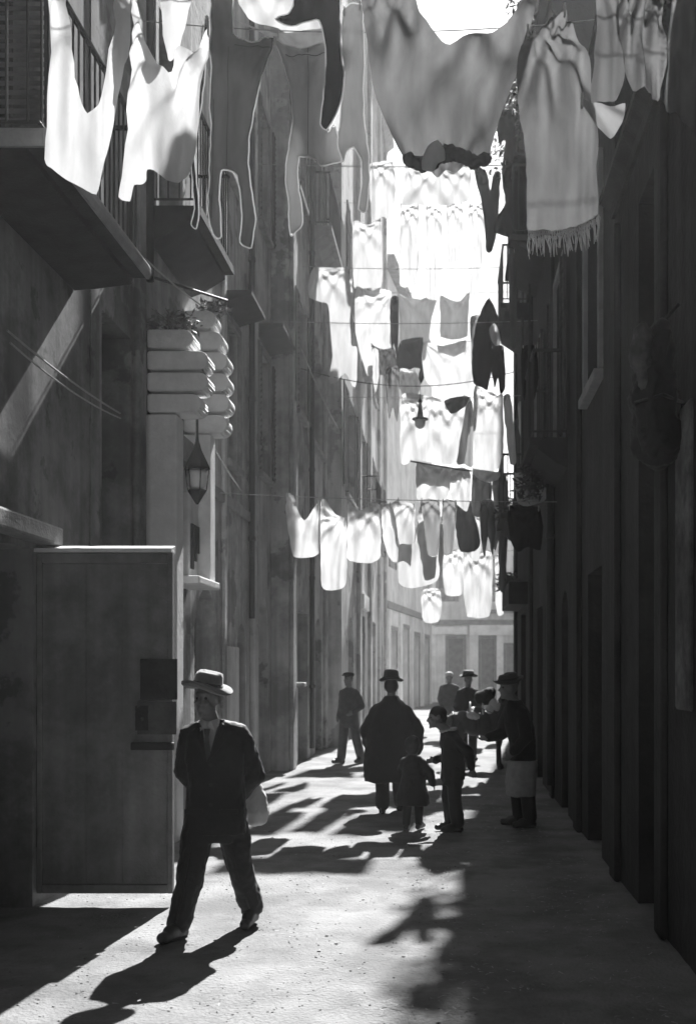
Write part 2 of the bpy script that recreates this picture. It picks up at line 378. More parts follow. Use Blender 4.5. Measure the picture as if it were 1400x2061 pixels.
mo = MB().prism([(-2.468, 4.92), (-2.45, 4.92), (-2.43, 4.96), (-2.43, 5.0), (-2.445, 5.03), (-2.468, 5.03)], 'y', 6.57, 8.83).build('moulding', 'stone', L1)
MB().prism([(6.57, 4.92), (6.597, 4.92), (6.597, 5.03), (6.575, 5.03), (6.56, 5.0)], 'x', -3.04, -2.469).build('moulding', 'stone', L1)
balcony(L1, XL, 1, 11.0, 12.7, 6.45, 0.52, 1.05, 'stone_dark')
balcony(L1, XL, 1, 2.2, 4.2, 5.02, 0.58, 1.1, thick=0.2)
# folded-out shutter leaf on the balcony, seen face on
q = MB(); q.box(-3.04, -2.98, 6.95, 6.99, 5.03, 7.4).box(-2.60, -2.54, 6.95, 6.99, 5.03, 7.4).box(-2.98, -2.60, 6.95, 6.99, 5.03, 5.12).box(-2.98, -2.60, 6.95, 6.99, 6.15, 6.23).box(-2.98, -2.60, 6.95, 6.99, 7.32, 7.4)
sh = q.build('shutter', 'shutter_wood', L1)
sme = MB().add([(-2.98, 6.955, 0), (-2.60, 6.955, 0), (-2.60, 6.985, 0.05), (-2.98, 6.985, 0.05)], [(0, 1, 2, 3)]).mesh('slat'); sme.materials.append(MATS['shutter_wood'])
for i in range(36):
    z = 5.13 + i*0.06
    if 6.1 < z < 6.24: continue
    o = bpy.data.objects.new('slat', sme); col.objects.link(o); o.parent = sh; o.location = (0, 0, z)

L2 = tag(empty('tenement_building'), 'plain streaked tenement on the left just past the white portal, with arched doorways', 'building', 'tenements along the alley')
facade(L2, XL, 1, 12.755, 18.5, 20, [(12.95, 14.2, 0, 2.75, 1, 'door'), (15.55, 16.2, 0, 2.4, 1, 'door'), (17.3, 18.15, 0, 2.9, 1, 'door'),
    (14.75, 15.55, 4.6, 6.5, 0, 'win'), (17.3, 18.15, 4.9, 6.85, 0, 'shutter'), (14.75, 15.55, 8.6, 10.5, 0, 'shutter'), (17.3, 18.15, 8.9, 10.8, 0, 'shutter')], 'plaster_b')
cornice(L2, XL, 1, 12.76, 18.49, 20)
shelf(L2, XL, 1, 14.6, 15.7, 6.85, 0.38); shelf(L2, XL, 1, 17.1, 18.4, 7.2, 0.42)
band(L2, 'pilaster', XL, 1, 14.45, 14.62, 0, 19.6, 0.05, 'plaster_b'); band(L2, 'pilaster', XL, 1, 16.5, 16.85, 0, 19.6, 0.08, 'plaster_b')
band(L2, 'string_course', XL, 1, 12.76, 14.44, 3.95, 4.1, 0.06, 'stone')
band(L2, 'string_course', XL, 1, 14.63, 16.49, 3.95, 4.1, 0.06, 'stone')
pipe(L2, XL, 1, 16.3, 2.5, 19.5, 0.045)
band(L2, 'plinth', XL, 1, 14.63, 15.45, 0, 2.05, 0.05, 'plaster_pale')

X3 = -2.75
L3 = tag(empty('tenement_building'), 'grey tenement on the left with one arched upper window, stepping into the alley', 'building', 'tenements along the alley')
facade(L3, X3, 1, 18.51, 24, 20.5, [(19.6, 20.9, 0, 2.8, 0, 'door'), (22.1, 23.2, 0, 2.8, 1, 'door'), (21.4, 23.3, 6.3, 8.6, 1, 'win'), (19.4, 20.4, 6.4, 8.4, 0, 'shutter'), (19.4, 20.4, 10.4, 12.4, 0, 'shutter'), (21.8, 22.9, 10.4, 12.4, 0, 'shutter')], 'plaster_c')
cornice(L3, X3, 1, 18.52, 23.99, 20.5)
band(L3, 'pilaster', X3, 1, 18.6, 18.95, 0, 20, 0.07, 'plaster_c'); band(L3, 'pilaster', X3, 1, 23.5, 23.9, 0, 20, 0.07, 'plaster_c')
balcony(L3, X3, 1, 21.1, 23.4, 10.38, 0.45); pipe(L3, X3, 1, 21.0, 0.2, 20)
band(L3, 'window_box', X3, 1, 18.98, 19.35, 1.42, 1.5, 0.2, 'stone')

X4 = -2.4
L4 = tag(empty('tenement_building'), 'hazy tenement on the left beyond the man in the cap, where the alley narrows', 'building', 'tenements along the alley')
facade(L4, X4, 1, 24.01, 40, 21, [(25, 27.2, 5.8, 8.1, 0, 'shutter'), (29, 30.4, 5.8, 8.1, 0, 'shutter'), (33.4, 34.8, 5.8, 8.1, 0, 'shutter'), (37, 38.4, 5.8, 8.1, 0, 'shutter'), (25.6, 27, 0, 3, 1, 'door'), (29, 30.6, 0, 3.2, 0, 'dark'), (33, 35, 0, 3.2, 0, 'dark'), (37, 38.6, 0, 3.2, 0, 'dark'),
    (25.4, 26.8, 10.2, 12.4, 0, 'shutter'), (29, 30.4, 10.2, 12.4, 0, 'shutter'), (33.4, 34.8, 10.2, 12.4, 0, 'shutter')], 'plaster_d')
cornice(L4, X4, 1, 24.02, 39.99, 21)
for a in (27.9, 31.7, 36.0, 39.3): band(L4, 'pilaster', X4, 1, a, a + 0.5, 0, 20.5, 0.1, 'plaster_d')
balcony(L4, X4, 1, 28.6, 30.8, 5.78, 0.5, step=0.16); balcony(L4, X4, 1, 33.0, 35.2, 5.78, 0.5, step=0.16); balcony(L4, X4, 1, 28.6, 30.8, 10.18, 0.5, step=0.16)
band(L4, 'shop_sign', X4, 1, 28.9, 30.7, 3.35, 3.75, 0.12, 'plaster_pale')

# left, far: the street bends right
def oblique(name, label, pts, H, mat, wins, group):
    """building on a slanted front from pts[0] to pts[1]; wins (t0, t1, z0, z1) along the front"""
    b = tag(empty(name), label, 'building', group)
    A, B = Vector((*pts[0], 0)), Vector((*pts[1], 0)); d = (B - A).normalized(); nrm = Vector((d.y, -d.x, 0)); L = (B - A).length
    fr = lambda t, z, o: A + d*t + nrm*o + Vector((0, 0, z))
    ts = sorted({0, L, *[w[0] for w in wins], *[w[1] for w in wins]}); zs = sorted({0, H, *[w[2] for w in wins], *[w[3] for w in wins]})
    m = MB()
    for a, c in zip(ts, ts[1:]):
        for e, f in zip(zs, zs[1:]):
            if any(w[0] <= a and c <= w[1] and w[2] <= e and f <= w[3] for w in wins): continue
            m.quad(fr(a, e, 0), fr(c, e, 0), fr(c, f, 0), fr(a, f, 0))
    for (a, c, e, f) in wins:
        m.quad(fr(a, e, 0), fr(a, f, 0), fr(a, f, -.25), fr(a, e, -.25)); m.quad(fr(c, e, 0), fr(c, f, 0), fr(c, f, -.25), fr(c, e, -.25))
        m.quad(fr(a, f, 0), fr(c, f, 0), fr(c, f, -.25), fr(a, f, -.25)); m.quad(fr(a, e, 0), fr(c, e, 0), fr(c, e, -.25), fr(a, e, -.25))
    for t in (0, L): m.quad(fr(t, 0, 0), fr(t, H, 0), fr(t, H, -6), fr(t, 0, -6))
    m.quad(fr(0, H, 0), fr(L, H, 0), fr(L, H, -6), fr(0, H, -6)); m.quad(fr(0, 0, -6), fr(L, 0, -6), fr(L, H, -6), fr(0, H, -6))
    m.build('wall', mat, b)
    def slab(nm, t0, t1, z0, z1, o0, o1, mt, par):
        k = MB(); v = [fr(t, z, o) for z in (z0, z1) for (t, o) in ((t0, o0), (t1, o0), (t1, o1), (t0, o1))]
        k.add(v, [(0,3,2,1),(4,5,6,7),(0,1,5,4),(1,2,6,5),(2,3,7,6),(3,0,4,7)]); return k.build(nm, mt, par)
    for (a, c, e, f) in wins:
        w = slab('door' if e == 0 else 'window', a - .02, c + .02, e - .02 if e else 0, f + .02, -.3, -.252, 'stone', b)  # grey stone tone puts distance haze into doors and windows
        if e:
            mid = (a + c) / 2
            slab('pane', a + .08, mid - .04, e + .08, f - .08, -.251, -.23, 'plaster_c', w); slab('pane', mid + .04, c - .08, e + .08, f - .08, -.251, -.23, 'plaster_c', w)  # panes in plaster tone, haze put into their colour
        slab('surround', a - .14, a - .01, e, f, .002, .05, 'stone', w); slab('surround', c + .01, c + .14, e, f, .002, .05, 'stone', w); slab('surround', a - .14, c + .14, f + .004, f + .16, .002, .07, 'stone', w)
    slab('cornice', 0, L, H - .3, H + .05, .003, .35, 'stone', b); slab('string_course', 0, L, 4.0, 4.25, .003, .12, 'stone', b)
    return b, slab
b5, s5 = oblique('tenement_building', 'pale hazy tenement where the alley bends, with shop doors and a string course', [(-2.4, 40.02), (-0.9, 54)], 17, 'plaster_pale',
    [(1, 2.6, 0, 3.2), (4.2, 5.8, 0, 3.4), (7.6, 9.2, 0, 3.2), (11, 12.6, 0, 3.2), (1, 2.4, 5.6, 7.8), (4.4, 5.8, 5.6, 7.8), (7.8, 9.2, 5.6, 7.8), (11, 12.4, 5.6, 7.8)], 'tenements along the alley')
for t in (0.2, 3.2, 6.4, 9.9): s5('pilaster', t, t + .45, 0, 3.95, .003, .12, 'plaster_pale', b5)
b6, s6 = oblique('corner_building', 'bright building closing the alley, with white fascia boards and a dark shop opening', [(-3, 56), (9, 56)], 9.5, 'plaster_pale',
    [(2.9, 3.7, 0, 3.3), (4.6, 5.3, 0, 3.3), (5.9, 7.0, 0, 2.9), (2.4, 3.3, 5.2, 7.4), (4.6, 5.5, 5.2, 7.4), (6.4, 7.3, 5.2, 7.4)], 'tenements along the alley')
s6('fascia_board', 4.0, 6.9, 3.45, 3.98, .125, .2, 'white_paint', b6); s6('fascia_board', 1.9, 3.9, 3.5, 3.9, .125, .18, 'white_paint', b6)
s6('pilaster', 4.0, 4.45, 0, 3.44, .003, .14, 'white_paint', b6); s6('pilaster', 5.4, 5.75, 0, 3.44, .003, .14, 'white_paint', b6); s6('counter', 5.9, 6.95, 0.4, 1.2, .003, .5, 'white_paint', b6)
s6('balcony', 4.3, 6.6, 4.6, 4.75, .003, .6, 'stone', b6)
for i in range(12): s6('baluster', 4.35 + i*.2, 4.38 + i*.2, 4.76, 5.5, .55, .58, 'white_paint', b6)

# right side, its own shade put into near-black plaster
XR = 1.4
R1 = tag(empty('tenement_building'), 'shade-darkened tenement on the right edge, nearest the viewer', 'building', 'tenements along the alley')
facade(R1, XR, -1, 3.5, 9.2, 5.7, [(7.35, 8.05, 0, 5.2, 0, 'door'), (4.6, 5.6, 0, 2.8, 0, 'dark')], 'plaster_shade')
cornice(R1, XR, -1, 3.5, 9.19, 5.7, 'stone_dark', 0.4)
for a, w, o in ((6.95, 0.25, 0.05), (8.85, 0.3, 0.06)): band(R1, 'pilaster', XR, -1, a, a + w, 0, 5.4, o, 'plaster_shade')
band(R1, 'paint_panel', XR, -1, 6.2, 6.62, 1.5, 3.3, 0.03, 'chipped_paint')
R2 = tag(empty('tenement_building'), 'low black shaded house on the right before the man with the apron', 'building', 'tenements along the alley')
facade(R2, XR, -1, 9.21, 12.7, 7.4, [(10, 11, 0, 2.7, 0, 'door'), (10, 11, 4.5, 6.4, 0, 'win')], 'plaster_shade')
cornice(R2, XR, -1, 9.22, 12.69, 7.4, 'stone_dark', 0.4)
for a, w, o in ((11.5, 0.35, 0.06),): band(R2, 'pilaster', XR, -1, a, a + w, 0, 7.0, o, 'plaster_shade')
R5 = tag(empty('tenement_building'), 'black shaded tenement on the right with a long iron balcony and upright poles', 'building', 'tenements along the alley')
facade(R5, XR, -1, 12.71, 14.9, 9.0, [(12.85, 13.6, 0, 2.7, 1, 'dark'), (13.2, 14.2, 4.55, 6.7, 0, 'shutter')], 'plaster_shade')
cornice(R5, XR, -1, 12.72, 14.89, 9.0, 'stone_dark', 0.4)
band(R5, 'pilaster', XR, -1, 14.5, 14.8, 0, 8.7, 0.05, 'plaster_shade')
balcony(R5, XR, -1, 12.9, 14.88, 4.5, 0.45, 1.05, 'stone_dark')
for y in (13.4, 14.7): MB().tube([(XR - .42, y, 4.5), (XR - .42, y, 6.5)], 0.02, 8).build('awning_pole', 'iron', R5)
pipe(R5, XR, -1, 14.35, 0.2, 4.2)
R3 = tag(empty('tenement_building'), 'black tenement on the right behind the ragged washing, third from the alley mouth', 'building', 'tenements along the alley')
facade(R3, XR, -1, 14.91, 17.9, 11.2, [(16.4, 17.4, 0, 2.7, 0, 'dark'), (16.4, 17.4, 4.55, 6.7, 0, 'shutter'), (16.4, 17.4, 8.3, 10.2, 0, 'win')], 'plaster_shade')
cornice(R3, XR, -1, 14.92, 17.89, 11.2, 'stone_dark', 0.4)
balcony(R3, XR, -1, 16.1, 17.8, 8.2, 0.5, 1.05, 'stone_dark')
R6 = tag(empty('tenement_building'), 'tallest black tenement on the right at the alley mouth, with stacked iron balconies', 'building', 'tenements along the alley')
facade(R6, XR, -1, 17.91, 23, 12.6, [(20, 21.4, 0, 2.8, 0, 'dark'), (19.6, 20.8, 4.55, 6.7, 0, 'shutter'), (20, 21, 8.4, 10.4, 0, 'win')], 'plaster_shade')
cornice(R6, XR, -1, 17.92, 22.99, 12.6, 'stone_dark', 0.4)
for a, w, o in ((18.3, 0.35, 0.06), (22.5, 0.45, 0.06)): band(R6, 'pilaster', XR, -1, a, a + w, 0, 12.2, o, 'plaster_shade')
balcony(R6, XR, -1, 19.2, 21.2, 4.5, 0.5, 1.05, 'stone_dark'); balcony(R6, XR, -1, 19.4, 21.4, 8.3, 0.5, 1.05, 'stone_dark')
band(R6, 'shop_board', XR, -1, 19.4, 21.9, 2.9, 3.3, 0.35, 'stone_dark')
R0 = tag(empty('tenement_building'), 'tall dark tenement on the right beside and behind the viewer', 'building', 'tenements along the alley')
facade(R0, XR, -1, -24, 3.49, 19, [(-4, -3, 0, 2.8, 0, 'dark'), (0.5, 1.6, 5, 7, 0, 'shutter'), (-4, -3, 5, 7, 0, 'shutter'), (-10, -9, 5, 7, 0, 'shutter')], 'plaster_shade')
R4 = tag(empty('tenement_building'), 'grey tenement just past the alley mouth on the right, almost hidden, holding far clotheslines', 'building', 'tenements along the alley')
facade(R4, 1.9, -1, 25, 31.5, 19, [(26.5, 27.7, 0, 2.8, 0, 'dark'), (29, 30, 5, 7, 0, 'shutter')], 'plaster_c')

# ------------------------------------------------------------------ open door leaf standing out from the left wall
DY = 8.0
leaf = tag(empty('door_leaf', (-2.54, DY, 0)), 'tall grey wooden door leaf standing open behind the walking man', 'door')
def lb(name, x0, x1, y0, y1, z0, z1, mat, par=None, bev=0.006):
    return MB().box(x0, x1, y0, y1, z0, z1).build(name, mat, par or leaf, bevel=bev)
lb('backing_board', -0.458, 0.458, 0.021, 0.029, 0.158, 2.522, 'door_wood', bev=0.0)
xe = [-0.46, -0.14, 0.13, 0.46]
for i in range(3):
    lb('plank', xe[i] + 0.001, xe[i+1] - 0.001, -0.012 + (0, .002, -.001)[i], 0.02, 0.16, 2.52, 'door_wood', bev=0.0015)
lb('stile', -0.50, -0.4605, -0.025, 0.03, 0.09, 2.60, 'door_wood'); lb('stile', 0.4605, 0.50, -0.025, 0.03, 0.09, 2.60, 'door_wood')
lb('rail', -0.46, 0.46, -0.024, 0.03, 2.525, 2.60, 'door_wood'); lb('rail', -0.46, 0.46, -0.024, 0.03, 0.09, 0.155, 'door_wood')
MB().prism([(-0.05, 2.603), (0.06, 2.603), (0.06, 2.66), (-0.05, 2.632)], 'x', 0.5, -0.52).build('sunlit_cap', 'white_paint', leaf)  # sloped cap added in white to carry the sunlit top edge
def at_leaf(u, v): 
    p = P(u, v, DY - 0.02); return p.x + 2.54, p.z
def sheet(name, u0, v0, u1, v1, y, mat, par, curl=0.006):
    x0, z1 = at_leaf(u0, v0); x1, z0 = at_leaf(u1, v1); n = 8; vs = []; fs = []
    for j in range(n + 1):
        for i in range(n + 1):
            a, b = i/n, j/n; vs.append((x0 + (x1-x0)*a + random.uniform(-.002, .002), y - curl*abs(noise.noise(Vector((a*3, b*3, u0)))) - curl*(abs(a-.5)**3)*6, z0 + (z1-z0)*b))
    for j in range(n):
        for i in range(n): k = j*(n+1)+i; fs.append((k, k+1, k+n+2, k+n+1))
    return MB().add(vs, fs).build(name, mat, par, True)
nb = lb('notice_board', at_leaf(284, 0)[0], at_leaf(358, 0)[0], -0.045, -0.0255, at_leaf(0, 1408)[1], at_leaf(0, 1326)[1], 'paper_dark', bev=0.004)
sheet('poster', 278, 1412, 356, 1478, -0.030, 'paper_grey', leaf)
sheet('poster', 274, 1420, 300, 1470, -0.034, 'paper_dark', leaf)
lb('door_bar', at_leaf(266, 0)[0], at_leaf(352, 0)[0], -0.06, -0.0255, at_leaf(0, 1509)[1], at_leaf(0, 1494)[1], 'iron', bev=0.006)
for z in (0.5, 1.4, 2.3): MB().lathe([(0.02, -0.07), (0.02, 0.07)], (-0.508, 0.02, z), 10).build('hinge', 'iron', leaf)

# ------------------------------------------------------------------ white portal: two piers under stacks of swelling blocks
portal = tag(empty('portal', (XL, 11.6, 0)), 'white painted shop portal with stacks of rounded blocks on two piers', 'portal')
def block(x0, x1, y, dpt, z, h):
    """swelling block with a rounded free end"""
    r = h/2; pts = []
    for i in range(9):
        t = -math.pi/2 + math.pi*i/8; pts.append((x1 - r + r*math.cos(t), z + r + r*math.sin(t)))
    pts = [(x0, z + 0.02), (x0 + .02, z)] + pts + [(x0 + .02, z + h), (x0, z + h - .02)]
    m = MB().prism(pts, 'y', y, y + dpt)
    o = m.build('block', 'white_paint', portal, False, bevel=0.022, bseg=3); o.location = (-XL, -11.6, 0)
    for p in o.data.polygons: p.use_smooth = True
    return o
for i in range(4):
    z = 4.31 + i*0.215; block(XL + .02, -2.46 + (0.05 if i in (1, 2) else -.02) - (.08 if i == 3 else 0), 10.82, 0.34, z, 0.185)
for i in range(6):
    z = 4.43 + i*0.238; block(XL + .02, -2.5 - (0.03, 0, .01, .02, .08, .16)[i], 12.32, 0.34, z, 0.205)
def pier(x0, x1, y0, y1, z0, z1, nm='pier', mat='white_paint'):
    o = MB().box(x0, x1, y0, y1, z0, z1).build(nm, mat, portal, bevel=0.015); o.location = (-XL, -11.6, 0); return o
pier(XL + .004, -2.73, 10.84, 11.12, 0, 4.295); pier(XL + .004, -2.73, 12.36, 12.62, 2.75, 4.42)
pier(XL + .004, -2.68, 11.6, 12.64, 2.66, 2.745, 'ledge')
pier(XL + .01, -2.9, 11.15, 12.3, 4.03, 4.3, 'lintel', 'stone')
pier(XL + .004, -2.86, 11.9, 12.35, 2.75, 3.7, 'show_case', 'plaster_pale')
for k in range(3):
    o = MB().box(-2.862, -2.84, 11.95 + k*.13, 12.05 + k*.13, 2.85 + .1*k, 3.35).build('picture', 'paper_dark', portal); o.location = (-XL, -11.6, 0)

# plant on top of the near block stack
def leafy(name, label, c, rx, ry, rz, n, size, mat='leaf', cat='plant'):
    root = tag(empty(name, c), label, cat); m = MB(); st = MB()
    for i in range(n):
        d = Vector((random.gauss(0, 1), random.gauss(0, 1), random.gauss(0, 1))).normalized() * random.random()**0.4
        p = Vector((d.x*rx, d.y*ry, abs(d.z)*rz)); a = Vector((random.gauss(0,1), random.gauss(0,1), random.gauss(0,.6))).normalized()
        b = a.orthogonal().normalized(); s = size*random.uniform(.6, 1.4)
        m.add([p, p + a*s*.5 + b*s*.22, p + a*s, p + a*s*.5 - b*s*.22], [(0, 1, 2, 3)])
    for i in range(9):
        q = Vector((random.uniform(-rx, rx)*.8, random.uniform(-ry, ry)*.8, rz*random.uniform(.5, 1)))
        st.tube([(0, 0, 0), q*.5 + Vector((0, 0, .03)), q], .005, 5)
    m.build('leaves', mat, root); st.build('stem', mat, root)
    MB().lathe([(.05, 0), (.075, .1), (.08, .1), (.08, .12)], (0, 0, -.02), 12).build('pot', 'stone', root)
    return root
leafy('potted_plant', 'scraggly plant spilling over the top of the white portal blocks', (-2.78, 10.95, 5.16), .28, .22, .2, 260, .075)
leafy('potted_plant', 'dry bushy plant on the far stack of portal blocks', (-2.72, 12.45, 5.84), .2, .2, .14, 160, .07)
leafy('potted_plant', 'dark leafy plant on the upper right balcony', (1.12, 20.3, 4.52), .3, .6, .45, 300, .12)
leafy('potted_plant', 'dark bush hanging over the lower right balcony', (1.05, 14.3, 4.0), .18, .6, .5, 320, .1)
leafy('potted_plant', 'dark bush on the right shop board near the alley mouth', (1.15, 21.4, 3.32), .28, .5, .35, 260, .12)

for (y, lb_) in ((15.6, 'added vine speckling the shadow from the right roof edge, nearest the fringed shawl'), (17.6, 'added vine speckling the shadow from the right roof edge, second from the shawl'), (19.6, 'added vine speckling the shadow from the right roof edge, third from the shawl'), (21.6, 'added vine speckling the shadow from the right roof edge at the alley mouth')):
    leafy('shadow_vine', lb_, (1.22, y, 12.66 if y > 18 else 11.26), .42, 1.0, .5, 330, .13)  # foliage added to break up the shadow edge cast on the ground
    rt = col.objects[-1].parent
    m = MB()
    for i in range(260):
        t = random.random(); q = Vector((-.05 - .32*random.random(), random.uniform(-1, 1), -t*1.5)); a = Vector((random.gauss(0, 1), random.gauss(0, 1), random.gauss(-.5, .6))).normalized(); b = a.orthogonal().normalized(); s_ = random.uniform(.07, .16)
        if noise.noise(Vector((q.y*2.2, y, 0))) < t - .45: continue
        m.add([q, q + a*s_*.5 + b*s_*.25, q + a*s_, q + a*s_*.5 - b*s_*.25], [(0, 1, 2, 3)])
    m.build('trailing_leaves', 'leaf', rt)

# ------------------------------------------------------------------ lantern in front of the portal, lamp over the alley
lan = tag(empty('wall_lantern', (-2.68, 11.5, 3.66)), 'black pointed lantern hanging before the white portal', 'lantern')
MB().lathe([(.14, 0), (.13, .03), (.05, .2), (.02, .3), (.01, .4)], (0, 0, .2), 6).build('cap', 'iron', lan)
MB().lathe([(.06, -.02), (.1, .03), (.115, .09), (.11, .15), (.085, .2)], (0, 0, 0), 16).build('glass', 'glass_white', lan, True)
MB().lathe([(.012, -.17), (.1, -.03), (.1, -.018)], (0, 0, 0), 6).build('base', 'iron', lan)
for k in range(6):
    t = k*math.pi/3; MB().tube([(.1*math.cos(t), .1*math.sin(t), -.02), (.125*math.cos(t), .125*math.sin(t), .2)], .006, 5).build('rib', 'iron', lan)
MB().tube([(0, 0, .58), (0, 0, .84), (-.1, 0, .92), (-.4, 0, .92)], .014, 8).build('bracket', 'iron', lan)
lp = P(845, 845, 20.0)
lamp = tag(empty('street_lamp', lp), 'small bell-shaped street lamp hung in mid-air against white laundry', 'street lamp')
MB().lathe([(.15, 0), (.145, .025), (.06, .05), (.05, .12), (.035, .25), (.02, .3), (.045, .34), (.02, .38), (.01, .42)], (0, 0, 0), 16).build('shade', 'iron', lamp, True)
MB().sphere((0, 0, -.05), (.1, .1, .12), 16, 10).build('globe', 'glass_white', lamp, True)
MB().tube([(0, 0, .4), (0, 0, .62)], .006, 6).build('hanger', 'iron', lamp)
def wire(name, label, a, b, sag, r, mat, cat, group=None, n=16):
    a, b = Vector(a), Vector(b); pts = []
    for i in range(n + 1):
        t = i/n; p = a.lerp(b, t); p.z -= sag*4*t*(1-t); pts.append(p)
    return tag(MB().tube(pts, r, 6).build(name, mat), label, cat, group)
wire('lamp_wire', 'thin wire across the alley carrying the bell-shaped lamp', (X3, 20, lp.z + .95), (XR, 20, lp.z + .95), .33, .008, 'iron', 'wire')
# cables running along the left wall
G = 'cables along the left wall'
wire('wall_cable', 'pale upper cable of the pair slanting along the near left wall', (-2.98, 7.3, P(0, 665, 7.3).z), (-2.95, 9.7, P(225, 832, 9.7).z), .03, .008, 'cable', 'cable', G)
wire('wall_cable', 'pale lower cable of the pair slanting along the near left wall', (-2.96, 7.3, P(0, 690, 7.3).z), (-2.93, 9.65, P(225, 842, 9.65).z), .05, .007, 'cable', 'cable', G)
wire('wall_cable', 'cable slanting down the left wall under the big balcony to the portal', (-2.75, 9.8, 5.45), (-2.72, 12.0, 5.75), .02, .008, 'cable', 'cable', G)
wire('wall_cable', 'cable strung beside the portal towards the plain tenement', (-2.9, 12.7, 4.6), (-2.85, 15.2, 4.15), .06, .007, 'cable', 'cable', G)
wire('wall_cable', 'thin cable sloping over the arched upper window', (-2.6, 19.0, 7.35), (-2.35, 27, 7.1), .2, .009, 'cable', 'cable', G)
wire('clothes_pole', 'dark iron rod sticking out above the portal plant', (-3.04, 10.75, 5.66), (-2.3, 11.2, 5.55), 0, .014, 'iron', 'rod')

# bundle strapped on the right wall
bn = tag(empty('rolled_awning', (1.24, 6.55, 3.45)), 'dark rolled bundle of canvas strapped high on the near right wall', 'awning')
m = MB(); m.sphere((0, 0, -.1), (.15, .2, .3), 14, 10); m.sphere((.03, .05, -.28), (.17, .22, .2), 14, 10); m.sphere((.02, -.02, .2), (.09, .15, .2), 12, 8)
m.blob('canvas', 'wool_dark', bn, .02, 3, .03, 14)
m = MB(); m.sphere((-.1, -.1, .2), (.07, .08, .17), 12, 8); m.sphere((-.07, -.08, .03), (.07, .08, .12), 12, 8); m.blob('lining', 'paper_grey', bn, .014, 2, .02, 18)
MB().tube([(-.14, -.1, -.12), (0, -.22, -.1), (.15, -.1, -.12)], .012, 6).build('strap', 'leather', bn)
MB().tube([(.0, 0, .35), (.14, 0, .5)], .012, 6).build('hook', 'iron', bn)

# ------------------------------------------------------------------ laundry
def smooth_ring(pts, n=5):
    out = []; N = len(pts)
    for i in range(N):
        p0, p1, p2, p3 = [Vector(pts[(i + k - 1) % N]) for k in range(4)]
        for j in range(n):
            t = j/n; t2, t3 = t*t, t*t*t
            q = 0.5*((2*p1) + (p2-p0)*t + (2*p0-5*p1+4*p2-p3)*t2 + (3*p1-p0-3*p2+p3)*t3)
            q = q.lerp(p1.lerp(p2, t), .4); w = min(.03, .03*(p2 - p1).length)
            q.x += w*noise.noise(Vector((q.x*14, q.y*14, 1.5))); q.y += w*noise.noise(Vector((q.x*14, q.y*14, 8.5)))
            out.append(q)
    return out
def ring_dist(q, ring):
    """distance of points q (n,2) to the closed ring (m,2), and whether they lie inside"""
    a = ring; b = np.roll(ring, -1, 0); d = b - a; L = np.maximum((d*d).sum(1), 1e-12)
    t = np.clip(((q[:, None, :] - a[None])*d[None]).sum(2)/L[None], 0, 1)
    dist = np.sqrt((((q[:, None, :] - a[None]) - t[..., None]*d[None])**2).sum(2)).min(1)
    y = q[:, 1][:, None]; x = q[:, 0][:, None]; c = (a[None, :, 1] > y) != (b[None, :, 1] > y)
    dy = np.where(np.abs(d[:, 1]) < 1e-12, 1e-12, d[:, 1]); xi = a[None, :, 0] + d[None, :, 0]*(y - a[None, :, 1])/dy[None]
    return dist, ((c & (x < xi)).sum(1) % 2) == 1
